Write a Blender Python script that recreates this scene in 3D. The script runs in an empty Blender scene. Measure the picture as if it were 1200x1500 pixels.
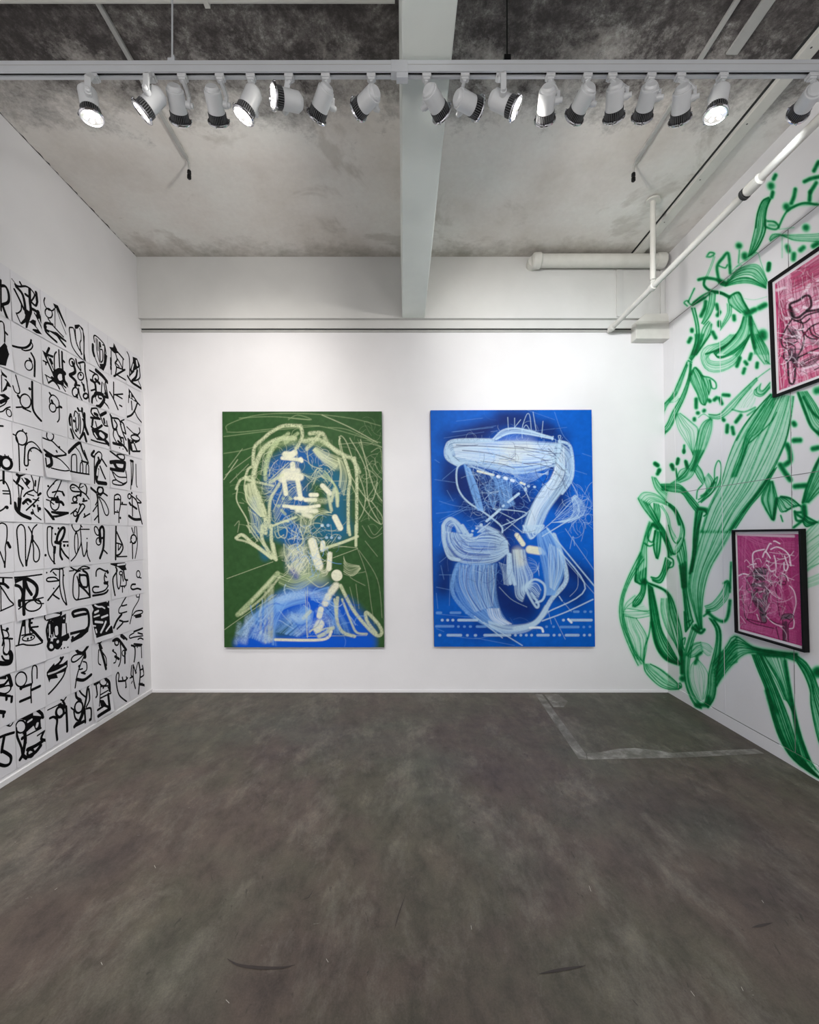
import bpy, math, random
import numpy as np
from mathutils import Vector, Matrix
random.seed(7); RNG = np.random.RandomState(11)
S = bpy.context.scene; C = S.collection
F = 625.0; VX, VY = 588.0, 784.0; D = 3.86; H = 1.42        # focal length in px, vanishing point, back wall distance, eye height
UW = 3.81                                                    # plane of the upper back wall (proud of the lower one)
CZ = H + 2.487                                               # ceiling height
YB = -3.6                                                    # wall behind the photographer
def lx(z): return -(2.298 + .027*(z-H))
def rx(z): return 2.395 - .0141*(z-H)
def at(px, py, y): return Vector(((px-VX)/F*y, y, H + (VY-py)/F*y))
def left_pt(px, py):
    A, B = VX-px, VY-py
    y = 2.298*F/(A - .027*B); return y, H + B/F*y
# ---------------------------------------------------------------- camera and render look
cam = bpy.data.cameras.new('camera'); cam.sensor_fit = 'HORIZONTAL'; cam.sensor_width = 36; cam.lens = 36*F/1200
cam.shift_x = (600-VX)/1200; cam.shift_y = (VY-750)/1200; cam.clip_start = .02
co = bpy.data.objects.new('camera', cam); C.objects.link(co); co.location = (0,0,H); co.rotation_euler = (math.pi/2,0,0); S.camera = co
S.view_settings.view_transform = 'Standard'; S.view_settings.look = 'None'; S.view_settings.gamma = 1
S.view_settings.use_curve_mapping = False
w = bpy.data.worlds.new('world'); S.world = w; w.use_nodes = True
w.node_tree.nodes['Background'].inputs[0].default_value = (.02,.02,.02,1)
# ---------------------------------------------------------------- materials
def lin(c):
    return tuple(((v/255)/12.92 if v/255 <= .04045 else ((v/255+.055)/1.055)**2.4) for v in c)
def mat(name, rgb, rough=.6, metal=0, noise=0, scale=8, emit=None, spec=.5, bump=0, bscale=60):
    m = bpy.data.materials.new(name); m.use_nodes = True; nt = m.node_tree; b = nt.nodes['Principled BSDF']
    c = lin(rgb); b.inputs['Base Color'].default_value = (*c,1)
    b.inputs['Roughness'].default_value = rough; b.inputs['Metallic'].default_value = metal
    b.inputs['Specular IOR Level'].default_value = spec
    tc = nt.nodes.new('ShaderNodeTexCoord')
    if noise:
        n = nt.nodes.new('ShaderNodeTexNoise'); n.inputs['Scale'].default_value = scale; n.inputs['Detail'].default_value = 6
        r = nt.nodes.new('ShaderNodeValToRGB')
        r.color_ramp.elements[0].position = .35; r.color_ramp.elements[1].position = .65
        r.color_ramp.elements[0].color = (*[v*(1-noise) for v in c],1); r.color_ramp.elements[1].color = (*[min(1,v*(1+noise*.4)) for v in c],1)
        nt.links.new(tc.outputs['Object'], n.inputs['Vector']); nt.links.new(n.outputs['Fac'], r.inputs[0]); nt.links.new(r.outputs[0], b.inputs['Base Color'])
    if bump:
        n2 = nt.nodes.new('ShaderNodeTexNoise'); n2.inputs['Scale'].default_value = bscale; n2.inputs['Detail'].default_value = 5
        bp = nt.nodes.new('ShaderNodeBump'); bp.inputs['Strength'].default_value = bump; bp.inputs['Distance'].default_value = .01
        nt.links.new(tc.outputs['Object'], n2.inputs['Vector']); nt.links.new(n2.outputs['Fac'], bp.inputs['Height']); nt.links.new(bp.outputs[0], b.inputs['Normal'])
    if emit: b.inputs['Emission Color'].default_value = (*emit[0],1); b.inputs['Emission Strength'].default_value = emit[1]
    return m
WALLC = (223,222,224)
M = {}
M['wall'] = mat('white wall paint', WALLC, .75, noise=.025, scale=3, bump=.05, bscale=35)
M['upper'] = mat('aged white wall paint', (205,205,203), .8, noise=.06, scale=2.2, bump=.12, bscale=25)
M['beam'] = mat('painted beam', (228,234,229), .75, noise=.07, scale=2.5, bump=.15, bscale=18)
M['pipe'] = mat('painted pipe', (205,204,198), .6, noise=.05, scale=12, bump=.08, bscale=30)
M['conduit'] = mat('grey painted conduit', (168,168,165), .6, noise=.1, scale=10)
M['caulk'] = mat('grey joint', (120,122,120), .8)
M['slot'] = mat('dark gap and shade paint', (40,42,42), .8)
M['paper'] = mat('drawing paper', (216,215,220), .8, noise=.02, scale=6)
M['ink'] = mat('black ink', (5,5,7), .75, spec=.12)
M['track'] = mat('white track metal', (196,199,203), .35, noise=.03, scale=6)
M['trackslot'] = mat('track slot', (18,18,18), .5)
M['lampbody'] = mat('white powder coated metal', (206,208,210), .3)
M['black'] = mat('black plastic', (8,8,9), .45, spec=.3)
M['rib'] = mat('grey collar ribs', (92,93,95), .4)
M['chrome'] = mat('polished metal', (200,200,205), .12, metal=1)
M['reflector'] = mat('faceted reflector', (235,235,235), .15, metal=.9, emit=((1,.97,.92),.5))
M['bulb'] = mat('lit bulb', (255,250,240), .3, emit=((1,.96,.9),9))
M['frame'] = mat('black wooden frame', (5,5,6), .6, spec=.2)
M['mat'] = mat('white mount paper', (225,220,224), .8)
M['side'] = mat('canvas edge', (190,200,205), .7)
def attr_mat(name, rough=.5):
    m = bpy.data.materials.new(name); m.use_nodes = True; nt = m.node_tree; b = nt.nodes['Principled BSDF']
    a = nt.nodes.new('ShaderNodeAttribute'); a.attribute_name = 'paint'; nt.links.new(a.outputs['Color'], b.inputs['Base Color'])
    b.inputs['Roughness'].default_value = rough; b.inputs['Specular IOR Level'].default_value = .12
    return m
M['mural'] = attr_mat('sprayed paint', .75); M['painting'] = attr_mat('oil paint on canvas', .55); M['print'] = attr_mat('ink on paper', .6)
# floor: worn sealed concrete
def nn(nt, t, **k):
    n = nt.nodes.new(t)
    for a, v in k.items():
        if a in n.inputs: n.inputs[a].default_value = v
        else: setattr(n, a, v)
    return n
def ramp(nt, src, stops):
    r = nt.nodes.new('ShaderNodeValToRGB'); e = r.color_ramp.elements
    while len(e) > 1: e.remove(e[-1])
    e[0].position = stops[0][0]; e[0].color = (*stops[0][1],1)
    for p, c in stops[1:]:
        q = e.new(p); q.color = (*c,1)
    nt.links.new(src, r.inputs[0]); return r.outputs[0]
def mix(nt, f, a, b, mode='MIX'):
    m = nt.nodes.new('ShaderNodeMix'); m.data_type = 'RGBA'; m.blend_type = mode
    for i, v in ((0,f),(6,a),(7,b)):
        if hasattr(v,'is_linked'): nt.links.new(v, m.inputs[i])
        elif isinstance(v,(tuple,list)): m.inputs[i].default_value = (*v,1)
        else: m.inputs[i].default_value = v
    return m.outputs[2]
def noise(nt, vec, scale, det=6, rough=.6, dist=0, loc=(0,0,0), sc=(1,1,1), rot=(0,0,0)):
    mp = nn(nt,'ShaderNodeMapping'); mp.inputs['Location'].default_value = loc; mp.inputs['Scale'].default_value = sc; mp.inputs['Rotation'].default_value = rot
    nt.links.new(vec, mp.inputs[0])
    n = nn(nt,'ShaderNodeTexNoise'); n.inputs['Scale'].default_value = scale; n.inputs['Detail'].default_value = det
    n.inputs['Roughness'].default_value = rough; n.inputs['Distortion'].default_value = dist
    nt.links.new(mp.outputs[0], n.inputs['Vector']); return n.outputs['Fac']
def floor_mat():
    m = bpy.data.materials.new('worn sealed concrete'); m.use_nodes = True; nt = m.node_tree; b = nt.nodes['Principled BSDF']
    geo = nn(nt,'ShaderNodeNewGeometry').outputs['Position']
    base = ramp(nt, noise(nt,geo,.75,8,.62,.1), [(.3,lin((60,52,52))),(.45,lin((80,70,64))),(.55,lin((76,72,62))),(.7,lin((88,78,69)))])
    gr = ramp(nt, noise(nt,geo,1.1,5,.5,.2,(5,2,0)), [(.5,(0,0,0)),(.68,(1,1,1))])
    base = mix(nt, mix(nt,.4,(0,0,0),gr), base, lin((80,85,76)))
    st = ramp(nt, noise(nt,geo,2.0,12,.78,.2,(1,7,0),(1.5,.7,1),(0,0,-.45)), [(.5,(0,0,0)),(.62,(1,1,1))])
    base = mix(nt, mix(nt,.36,(0,0,0),st), base, lin((122,116,107)))
    sp = ramp(nt, noise(nt,geo,9,9,.78,.2,(3,1,0),(1,.6,1)), [(.3,(.55,.54,.54)),(.5,(1,1,1)),(.7,(1.4,1.38,1.34))])
    base = mix(nt, 1, base, sp, 'MULTIPLY')
    gn = ramp(nt, noise(nt,geo,160,3,.7), [(.3,(.84,.84,.84)),(.7,(1.14,1.14,1.14))])
    base = mix(nt, 1, base, gn, 'MULTIPLY')
    sc = ramp(nt, noise(nt,geo,26,4,.6,1.5,(0,4,0),(.5,1.2,1)), [(.735,(0,0,0)),(.76,(1,1,1))])
    base = mix(nt, mix(nt,.45,(0,0,0),sc), base, lin((165,162,155)))
    sc2 = ramp(nt, noise(nt,geo,14,3,.5,2.5,(9,4,0),(1.5,.5,1)), [(.26,(1,1,1)),(.29,(0,0,0))])
    base = mix(nt, mix(nt,.6,(0,0,0),sc2), base, lin((46,42,40)))
    nt.links.new(base, b.inputs['Base Color']); b.inputs['Roughness'].default_value = .55; b.inputs['Specular IOR Level'].default_value = .35
    bp = nn(nt,'ShaderNodeBump'); bp.inputs['Strength'].default_value = .12; bp.inputs['Distance'].default_value = .01
    nt.links.new(noise(nt,geo,14,8,.7), bp.inputs['Height']); nt.links.new(bp.outputs[0], b.inputs['Normal'])
    return m
def ceil_mat():
    m = bpy.data.materials.new('stained concrete ceiling'); m.use_nodes = True; nt = m.node_tree; b = nt.nodes['Principled BSDF']
    geo = nn(nt,'ShaderNodeNewGeometry').outputs['Position']
    sep = nn(nt,'ShaderNodeSeparateXYZ'); nt.links.new(geo, sep.inputs[0])
    light = ramp(nt, noise(nt,geo,1.3,8,.6,.1), [(.3,lin((202,196,188))),(.5,lin((218,214,209))),(.7,lin((226,226,222)))])
    pt = ramp(nt, noise(nt,geo,1.6,7,.62,.5,(2.2,.4,0)), [(.56,(0,0,0)),(.62,(1,1,1))])
    light = mix(nt, mix(nt,.35,(0,0,0),pt), light, lin((150,142,130)))
    dark = ramp(nt, noise(nt,geo,6,12,.85,.12), [(.32,lin((40,36,36))),(.47,lin((68,63,62))),(.56,lin((104,100,97))),(.68,lin((176,176,171)))])
    # bare dark concrete nearer the track: mask follows y + noise
    ad = nn(nt,'ShaderNodeMath'); ad.operation = 'MULTIPLY_ADD'; nt.links.new(noise(nt,geo,2.6,12,.78,.1), ad.inputs[0]); ad.inputs[1].default_value = -1.5; nt.links.new(sep.outputs['Y'], ad.inputs[2])
    mr = nn(nt,'ShaderNodeMapRange'); nt.links.new(ad.outputs[0], mr.inputs[0]); mr.inputs[1].default_value = 1.45; mr.inputs[2].default_value = 1.85
    mr.inputs[3].default_value = 1; mr.inputs[4].default_value = 0
    col = mix(nt, mr.outputs[0], light, dark)
    # grime line by the back wall
    ad2 = nn(nt,'ShaderNodeMath'); ad2.operation = 'MULTIPLY_ADD'; nt.links.new(noise(nt,geo,6,8,.7), ad2.inputs[0]); ad2.inputs[1].default_value = .7; nt.links.new(sep.outputs['Y'], ad2.inputs[2])
    mr2 = nn(nt,'ShaderNodeMapRange'); nt.links.new(ad2.outputs[0], mr2.inputs[0]); mr2.inputs[1].default_value = 3.95; mr2.inputs[2].default_value = 4.2; mr2.inputs[4].default_value = .55
    col = mix(nt, mr2.outputs[0], col, lin((120,114,100)))
    fine = ramp(nt, noise(nt,geo,30,6,.7), [(.3,(.95,.95,.95)),(.7,(1.03,1.03,1.03))])
    col = mix(nt, 1, col, fine, 'MULTIPLY')
    nt.links.new(col, b.inputs['Base Color']); b.inputs['Roughness'].default_value = .85
    bp = nn(nt,'ShaderNodeBump'); bp.inputs['Strength'].default_value = .3; bp.inputs['Distance'].default_value = .01
    nt.links.new(noise(nt,geo,4,9,.65), bp.inputs['Height']); nt.links.new(bp.outputs[0], b.inputs['Normal'])
    return m
M['floor'] = floor_mat(); M['ceiling'] = ceil_mat()
def tape_mat():
    m = bpy.data.materials.new('adhesive residue'); m.use_nodes = True; nt = m.node_tree; b = nt.nodes['Principled BSDF']
    geo = nn(nt,'ShaderNodeNewGeometry').outputs['Position']
    c = ramp(nt, noise(nt,geo,9,8,.7,.5), [(.36,lin((84,79,72))),(.5,lin((104,100,93))),(.66,lin((138,135,128)))])
    nt.links.new(c, b.inputs['Base Color']); b.inputs['Roughness'].default_value = .6
    return m
M['tape'] = tape_mat()
# ---------------------------------------------------------------- mesh helpers
class MB:
    def __init__(s): s.v = []; s.f = []; s.m = []; s.sm = []
    def face(s, pts, mi=0, smooth=False):
        b = len(s.v); s.v += [tuple(p) for p in pts]; s.f.append(tuple(range(b,b+len(pts)))); s.m.append(mi); s.sm.append(smooth)
    def box(s, a, b, mi=0):
        x0,y0,z0 = a; x1,y1,z1 = b
        s.hexa([(x0,y0,z0),(x1,y0,z0),(x1,y1,z0),(x0,y1,z0),(x0,y0,z1),(x1,y0,z1),(x1,y1,z1),(x0,y1,z1)], mi)
    def hexa(s, p, mi=0):
        b = len(s.v); s.v += [tuple(q) for q in p]
        for f in ((0,3,2,1),(4,5,6,7),(0,1,5,4),(1,2,6,5),(2,3,7,6),(3,0,4,7)): s.f.append(tuple(b+i for i in f)); s.m.append(mi); s.sm.append(False)
    def bar(s, a, b, wdt, hgt, up=Vector((0,0,1)), mi=0):
        a = Vector(a); b = Vector(b); t = (b-a).normalized(); u = t.cross(up)
        if u.length < 1e-4: u = t.cross(Vector((0,1,0)))
        u.normalize(); n = u.cross(t).normalized(); u = u*wdt/2; n = n*hgt/2
        s.hexa([a-u-n,b-u-n,b+u-n,a+u-n,a-u+n,b-u+n,b+u+n,a+u+n], mi)
    def lathe(s, prof, M4=None, n=28, mi=0, smooth=True, caps=True, sharp=True):
        # prof: list of (r, z); profile segments get their own rings so edges stay crisp
        def ring(r,z): return [Vector((r*math.cos(2*math.pi*i/n), r*math.sin(2*math.pi*i/n), z)) for i in range(n)]
        def tr(p): return (M4 @ p) if M4 is not None else p
        for k in range(len(prof)-1):
            (r0,z0),(r1,z1) = prof[k],prof[k+1]; b = len(s.v)
            s.v += [tuple(tr(p)) for p in ring(r0,z0)] + [tuple(tr(p)) for p in ring(r1,z1)]
            for i in range(n):
                j = (i+1)%n; s.f.append((b+i,b+j,b+n+j,b+n+i)); s.m.append(mi); s.sm.append(smooth)
        if caps:
            for (r,z),rev in ((prof[0],True),(prof[-1],False)):
                if r > 1e-5:
                    pts = [tr(p) for p in ring(r,z)]
                    s.face(pts[::-1] if rev else pts, mi)
    def tube(s, pts, r, n=14, mi=0, caps=True):
        pts = [Vector(p) for p in pts]; rings = []; prev = None
        for i,p in enumerate(pts):
            t = (pts[min(i+1,len(pts)-1)]-pts[max(i-1,0)]).normalized()
            if prev is None: prev = t.orthogonal().normalized()
            prev = (prev - t*prev.dot(t)).normalized(); q = t.cross(prev)
            rings.append([p+(prev*math.cos(2*math.pi*k/n)+q*math.sin(2*math.pi*k/n))*r for k in range(n)])
        b = len(s.v)
        for rg in rings: s.v += [tuple(x) for x in rg]
        for i in range(len(pts)-1):
            for k in range(n):
                l = (k+1)%n; s.f.append((b+i*n+k,b+i*n+l,b+(i+1)*n+l,b+(i+1)*n+k)); s.m.append(mi); s.sm.append(True)
        if caps: s.face(rings[0][::-1],mi); s.face(rings[-1],mi)
    def build(s, name, mats, parent=None, bevel=0):
        if not isinstance(mats,(list,tuple)): mats = [mats]
        me = bpy.data.meshes.new(name); me.from_pydata(s.v,[],s.f)
        for m in mats: me.materials.append(m)
        me.polygons.foreach_set('material_index', s.m); me.polygons.foreach_set('use_smooth', s.sm); me.update()
        o = bpy.data.objects.new(name, me); C.objects.link(o)
        if parent: o.parent = parent
        if bevel:
            md = o.modifiers.new('bevel','BEVEL'); md.width = bevel; md.segments = 2; md.limit_method = 'ANGLE'
        return o
def tag(o, label=None, cat=None, group=None, kind=None):
    if label: o['label'] = label
    if cat: o['category'] = cat
    if group: o['group'] = group
    if kind: o['kind'] = kind
    return o
def empty(name, loc=(0,0,0)):
    o = bpy.data.objects.new(name, None); C.objects.link(o); o.location = loc; o.empty_display_size = .05; return o
def struct(name, mb, m, bevel=0): return tag(mb.build(name, m, bevel=bevel), kind='structure')
def seq(s): return [tuple(float(v) for v in p.split(',')) for p in s.split()]
def catmull(P, k=6, closed=False):
    if len(P) < 3: return list(P)
    n = len(P); out = []
    rng = range(n if closed else n-1)
    for i in rng:
        if closed: a,b,c,d = P[(i-1)%n],P[i],P[(i+1)%n],P[(i+2)%n]
        else: a,b,c,d = P[max(i-1,0)],P[i],P[i+1],P[min(i+2,n-1)]
        for j in range(k):
            t = j/k
            out.append(tuple(.5*((2*b[q])+(-a[q]+c[q])*t+(2*a[q]-5*b[q]+4*c[q]-d[q])*t*t+(-a[q]+3*b[q]-3*c[q]+d[q])*t**3) for q in (0,1)))
    out.append(P[0] if closed else P[-1]); return out
def resample(P, n):
    P = np.array(P); d = np.r_[0,np.cumsum(np.hypot(*(P[1:]-P[:-1]).T))]; t = np.linspace(0,d[-1],n)
    return np.c_[np.interp(t,d,P[:,0]),np.interp(t,d,P[:,1])]
ENERGY = [36]*18; SIZE = [80]*18
for i in (0,1,16): ENERGY[i] = 50
for i in (11,12,13,14,15): ENERGY[i] = 27
ENERGY[17] = 6
EXPO = 0.2
W1 = (1,.98,.97); W2 = (.96,.975,1)
REAR_FILL = [(-1.3,-.4,-2.3,2.7,.8,160,72,W1),(1.5,-.4,2.4,2.7,.6,110,70,W2),(-.9,-.4,-.7,3.8,.2,150,60,W1),(.9,-.4,.7,3.8,.2,125,60,W2),(0,-.4,0,2.6,0,40,90,W1),(0,-1.6,0,-3.6,1.5,100,110,W1)]
FILL_POINTS = [(-1.2,-1.4,1.8,60),(1.2,-1.4,1.8,60)]
# ================================================================ the room
def quadwall(name, fn, m, ys, zs):
    mb = MB()
    for i in range(len(ys)-1):
        for j in range(len(zs)-1):
            mb.face([fn(ys[i],zs[j]),fn(ys[i+1],zs[j]),fn(ys[i+1],zs[j+1]),fn(ys[i],zs[j+1])])
    return struct(name, mb, m)
mb = MB(); mb.box((-2.75,YB-.1,-.12),(2.75,4.1,0)); struct('floor', mb, M['floor'])
mb = MB(); mb.box((-2.75,YB-.1,CZ),(2.75,4.1,CZ+.15)); struct('ceiling', mb, M['ceiling'])
def slab(name, f0, y0, y1, z0, z1, t, m):      # a leaning side wall as a solid slab
    mb = MB(); a, b = f0(z0), f0(z1)
    mb.hexa([(a,y0,z0),(a+t,y0,z0),(a+t,y1,z0),(a,y1,z0),(b,y0,z1),(b+t,y0,z1),(b+t,y1,z1),(b,y1,z1)]); return struct(name, mb, m)
slab('wall_left', lx, YB, 4.0, 0, CZ, -.15, M['wall'])
slab('wall_right', rx, YB, 4.0, 0, CZ, .15, M['wall'])
mb = MB(); mb.box((-2.7,D,0),(2.7,D+.15,H+(VY-487)/F*D)); struct('wall_back', mb, M['wall'])
mb = MB(); mb.box((-2.7,YB-.15,0),(2.7,YB,CZ)); struct('wall_front', mb, M['wall'])
# upper back wall, proud of the lower one, with the fascia board and the dark gap and shade paint under it, a strip coloured as its shade
zb = H+318/F*UW
mb = MB(); mb.box((-2.7,UW,zb),(2.7,D+.15,CZ)); struct('wall_back_upper', mb, M['upper'])
zf0, zf1 = H+(VY-481)/F*(D-.012), zb
mb = MB(); mb.box((-2.6,D-.012,zf0),(2.6,D+.14,zf1)); struct('trim_1', mb, M['upper'])
zg = H+(VY-484.2)/F*D
mb = MB(); mb.box((-2.6,D-.004,zg),(2.1,D+.02,zf0)); struct('trim_2', mb, M['slot'])
mb = MB(); mb.box((-2.6,D-.010,zg-.018),(2.1,D+.02,zg)); struct('trim_3', mb, M['conduit'])
# beam across the ceiling, running front to back
zbm = H+1.9385
mb = MB(); mb.hexa([(-.012,YB,zbm),(.196,YB,zbm),(.208,UW,zbm),(.008,UW,zbm),(-.03,YB,CZ),(.24,YB,CZ),(.262,UW,CZ),(-.006,UW,CZ)]); struct('ceiling_beam', mb, M['beam'], bevel=.006)
# baseboard strips, panel joints of the right wall
mb = MB(); z1 = .082
mb.hexa([(rx(0)-.006,YB,0),(rx(0),YB,0),(rx(0),D,0),(rx(0)-.006,D,0),(rx(z1)-.006,YB,z1),(rx(z1),YB,z1),(rx(z1),D,z1),(rx(z1)-.006,D,z1)]); struct('baseboard_right', mb, M['wall'])
mb = MB(); mb.hexa([(lx(0),YB,0),(lx(0)+.012,YB,0),(lx(0)+.012,D,0),(lx(0),D,0),(lx(.03),YB,.03),(lx(.03)+.012,YB,.03),(lx(.03)+.012,D,.03),(lx(.03),D,.03)]); struct('baseboard_left', mb, M['wall'])
mb = MB(); mb.box((-2.3,D-.008,0),(2.42,D,.02)); struct('baseboard_back', mb, M['wall'])
def rstrip(n, y0, z0, y1, z1, t, m='caulk', out=.0016):
    mb = MB(); P = []
    dy, dz = y1-y0, z1-z0; L = math.hypot(dy,dz); ny, nz = -dz/L*t/2, dy/L*t/2
    for o in (out,-.002):
        for (y,z) in ((y0+ny,z0+nz),(y0-ny,z0-nz),(y1-ny,z1-nz),(y1+ny,z1+nz)): P.append((rx(z)-o,y,z))
    mb.hexa(P); struct('trim_%d'%n, mb, M[m])
ztop = H+.788*2.375; zmid = H+.153*2.39; zlow = H-.556*2.40
rstrip(4, 3.80, ztop, .3, ztop, .004); rstrip(5, 3.68, zmid, .3, zmid, .004); rstrip(6, 3.62, zlow, .3, zlow, .006)
for k,(px,z0,z1,mm) in enumerate(((990,zlow,ztop,'wall'),(1058,zlow,ztop,'paper'),(1160,zlow,ztop,'caulk'))):
    y = 2.39*F/(px-VX); rstrip(7+k, y, z0, y, z1, .004, mm)
# adhesive residue of an old partition on the floor (thin, a hair above the concrete)
def fpt(px,py):
    y = H*F/(py-VY); return ((px-VX)/F*y, y, .0012)
mb = MB()
def floorpoly(s, mi=0): mb.face([fpt(*p) for p in seq(s)][::-1], mi)
floorpoly('784,1017 794,1017 858,1104 860,1113 848,1112'); floorpoly('860,1104 880,1102 905,1097 930,1096 960,1099 985,1103 1106,1097 1120,1104 1000,1110 861,1113'); floorpoly('798,1018 818,1017 832,1028 826,1036 811,1036')
struct('trim_10', mb, M['tape'])
# dark rubber scuffs and a few pale chips on the floor
def scuff(n, s, wpx, m):
    P = catmull(seq(s),8); mb = MB()
    for i in range(len(P)-1):
        a, b = Vector(fpt(*P[i])), Vector(fpt(*P[i+1])); t = (b-a).normalized(); q = Vector((-t.y,t.x,0))
        u0 = i/(len(P)-1); u1 = (i+1)/(len(P)-1); w0 = wpx*math.sin(math.pi*min(max(u0,.06),.94)); w1 = wpx*math.sin(math.pi*min(max(u1,.06),.94))
        mb.face([a-q*w0,b-q*w1,b+q*w1,a+q*w0])
    struct('trim_%d'%n, mb, m)
M['scuff'] = mat('rubber scuff', (52,44,42), .7, noise=.2, scale=30); M['chip'] = mat('pale chip', (176,172,164), .7)
scuff(11,'333,1405 350,1414 380,1418 410,1418 432,1414',.0055,M['scuff']); scuff(12,'790,1427 822,1421 858,1415',.005,M['scuff'])
scuff(13,'1102,1359 1116,1356 1132,1352',.005,M['scuff'])
k = 14
for s in ('690,1356 691,1362','84,1301 80,1304','1012,1452 1018,1460','1086,1446 1089,1452','226,1268 228,1272','331,1465 336,1470','863,1298 866,1306','1116,1319 1119,1323','478,1405 481,1410','148,1410 150,1414'):
    scuff(k, s, .004, M['chip']); k += 1
scuff(k,'442,1318 452,1315 459,1304',.002,M['scuff']); scuff(k+1,'578,1362 584,1340 594,1312',.002,M['scuff'])
# dark irregular crack where the left wall meets the ceiling
mb = MB(); xs_ = lx(CZ); n_ = 90; prevw = .004
for i in range(n_):
    ya, yb_ = 1.6+i*(UW-1.6)/n_, 1.6+(i+1)*(UW-1.6)/n_; wv = max(.001,random.uniform(-.004,.012))
    mb.face([(xs_,ya,CZ-.0008),(xs_,yb_,CZ-.0008),(xs_+wv,yb_,CZ-.0008),(xs_+prevw,ya,CZ-.0008)]); prevw = wv
struct('trim_29', mb, M['slot'])
# boxed duct at the right corner of the back wall
yf = D-.088
t = MB(); x0, x1 = 344/F*yf, 2.39; z0, z1 = H+(VY-496)/F*yf, H+(VY-471)/F*yf; z2 = H+(VY-458)/F*yf
t.hexa([(x0,yf,z0),(x1,yf,z0),(x1,D-.001,z0),(x0,D-.001,z0),(x0,yf,z1),(x1,yf,z1),(x1,D-.001,z1),(x0,D-.001,z1)])
t.hexa([(x0,yf,z1),(x1,yf,z1),(x1,D-.014,z1),(x0,D-.014,z1),(x0+.09,yf+.012,z2),(x1-.012,yf+.012,z2),(x1-.012,D-.052,z2),(x0+.09,D-.052,z2)])
tag(t.build('duct_box', M['pipe'], bevel=.004), 'white painted boxed duct in the upper right corner of back wall', 'box')
# thick pipe along the top of the back wall
yp = UW-.07; zp = H+(VY-382)/F*yp; r = .055
root = empty('wall_pipe', at(782,382,yp)); tag(root,'thick white pipe with end cap along top of back wall','pipe')
def rel(o, root):      # keep world placement under an empty that has only a translation
    o.parent = root; o.matrix_parent_inverse = Matrix.Translation(-root.location); return o
xa, xb = (790-VX)/F*yp, (966-VX)/F*yp
t = MB(); t.tube([(xa,yp,zp),(xb,yp,zp)], r, 24); rel(t.build('pipe_run', M['pipe']), root)
t = MB(); R = Matrix.Translation((xa-.045,yp,zp)) @ Matrix.Rotation(math.pi/2,4,'Y')
t.lathe([(.045,-.02),(.062,-.008),(.066,.01),(.066,.05),(.058,.062)], R, 24); rel(t.build('end_cap', M['pipe']), root)
t = MB(); R = Matrix.Translation((xb-.03,yp,zp)) @ Matrix.Rotation(math.pi/2,4,'Y'); t.lathe([(.056,0),(.064,.01),(.064,.07),(.056,.08)], R, 24); rel(t.build('coupling', M['pipe']), root)
t = MB(); t.tube([(xa-.045,yp,zp),(xa-.045,UW,zp)], .05, 18); rel(t.build('wall_sleeve', M['pipe']), root)
# slim cable ducts on the upper back wall
for k,(pa,pb) in enumerate(((903,911),(967,973))):
    x0, x1 = (pa-VX)/F*UW, (pb-VX)/F*UW; t = MB(); t.box((x0,UW-.012,zb+.01),(x1,UW,zp-.04)); struct('trim_%d'%(30+k), t, M['upper'])
# sprinkler pipe running from the back wall towards the camera, with its hanger
x0p, zpp = 1.865, H+1.834
root = empty('sprinkler_pipe', (x0p,3.8,zpp)); tag(root,'long white pipe running along the right wall below the ceiling','pipe')
pr = .021; xs = .985/1.0
def sp(y): return Vector((x0p-(D-y)*.003, y, zpp+(D-y)*.0085))
t = MB(); t.tube([sp(3.815),sp(YB+.2)], pr, 18); rel(t.build('pipe_run', M['pipe']), root)
t = MB(); t.lathe([(.0,-.05),(.012,-.045),(.024,-.01),(.027,.02),(.027,.05),(.022,.06)], Matrix.Translation(sp(3.80))@Matrix.Rotation(math.pi/2,4,'X'), 18); rel(t.build('pipe_end', M['pipe']), root)
yj = x0p*F/(1106-VX)
t = MB(); t.lathe([(.021,-.05),(.029,-.04),(.029,.04),(.021,.05)], Matrix.Translation(sp(yj))@Matrix.Rotation(math.pi/2,4,'X'), 18); rel(t.build('pipe_joint', M['pipe']), root)
t = MB(); t.lathe([(.0225,-.01),(.0305,-.008),(.0305,.008),(.0225,.01)], Matrix.Translation(sp(yj+.06))@Matrix.Rotation(math.pi/2,4,'X'), 18); rel(t.build('dark_clamp', M['slot']), root)
yh = x0p*F/(957-VX)
t = MB(); t.tube([sp(yh)+Vector((0,0,.05)),(sp(yh).x,yh,CZ)], .019, 16); rel(t.build('hanger_pipe', M['pipe']), root)
t = MB(); t.lathe([(.05,0),(.05,.012),(.024,.02)], Matrix.Translation((sp(yh).x,yh,CZ-.02)), 20); rel(t.build('ceiling_flange', M['pipe']), root)
t = MB(); t.lathe([(.0215,-.022),(.027,-.018),(.027,.018),(.0215,.022)], Matrix.Translation(sp(yh))@Matrix.Rotation(math.pi/2,4,'X'), 18)
t.bar(sp(yh)+Vector((0,0,.02)), sp(yh)+Vector((0,0,.06)), .03,.012); rel(t.build('pipe_clamp', M['pipe']), root)
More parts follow.
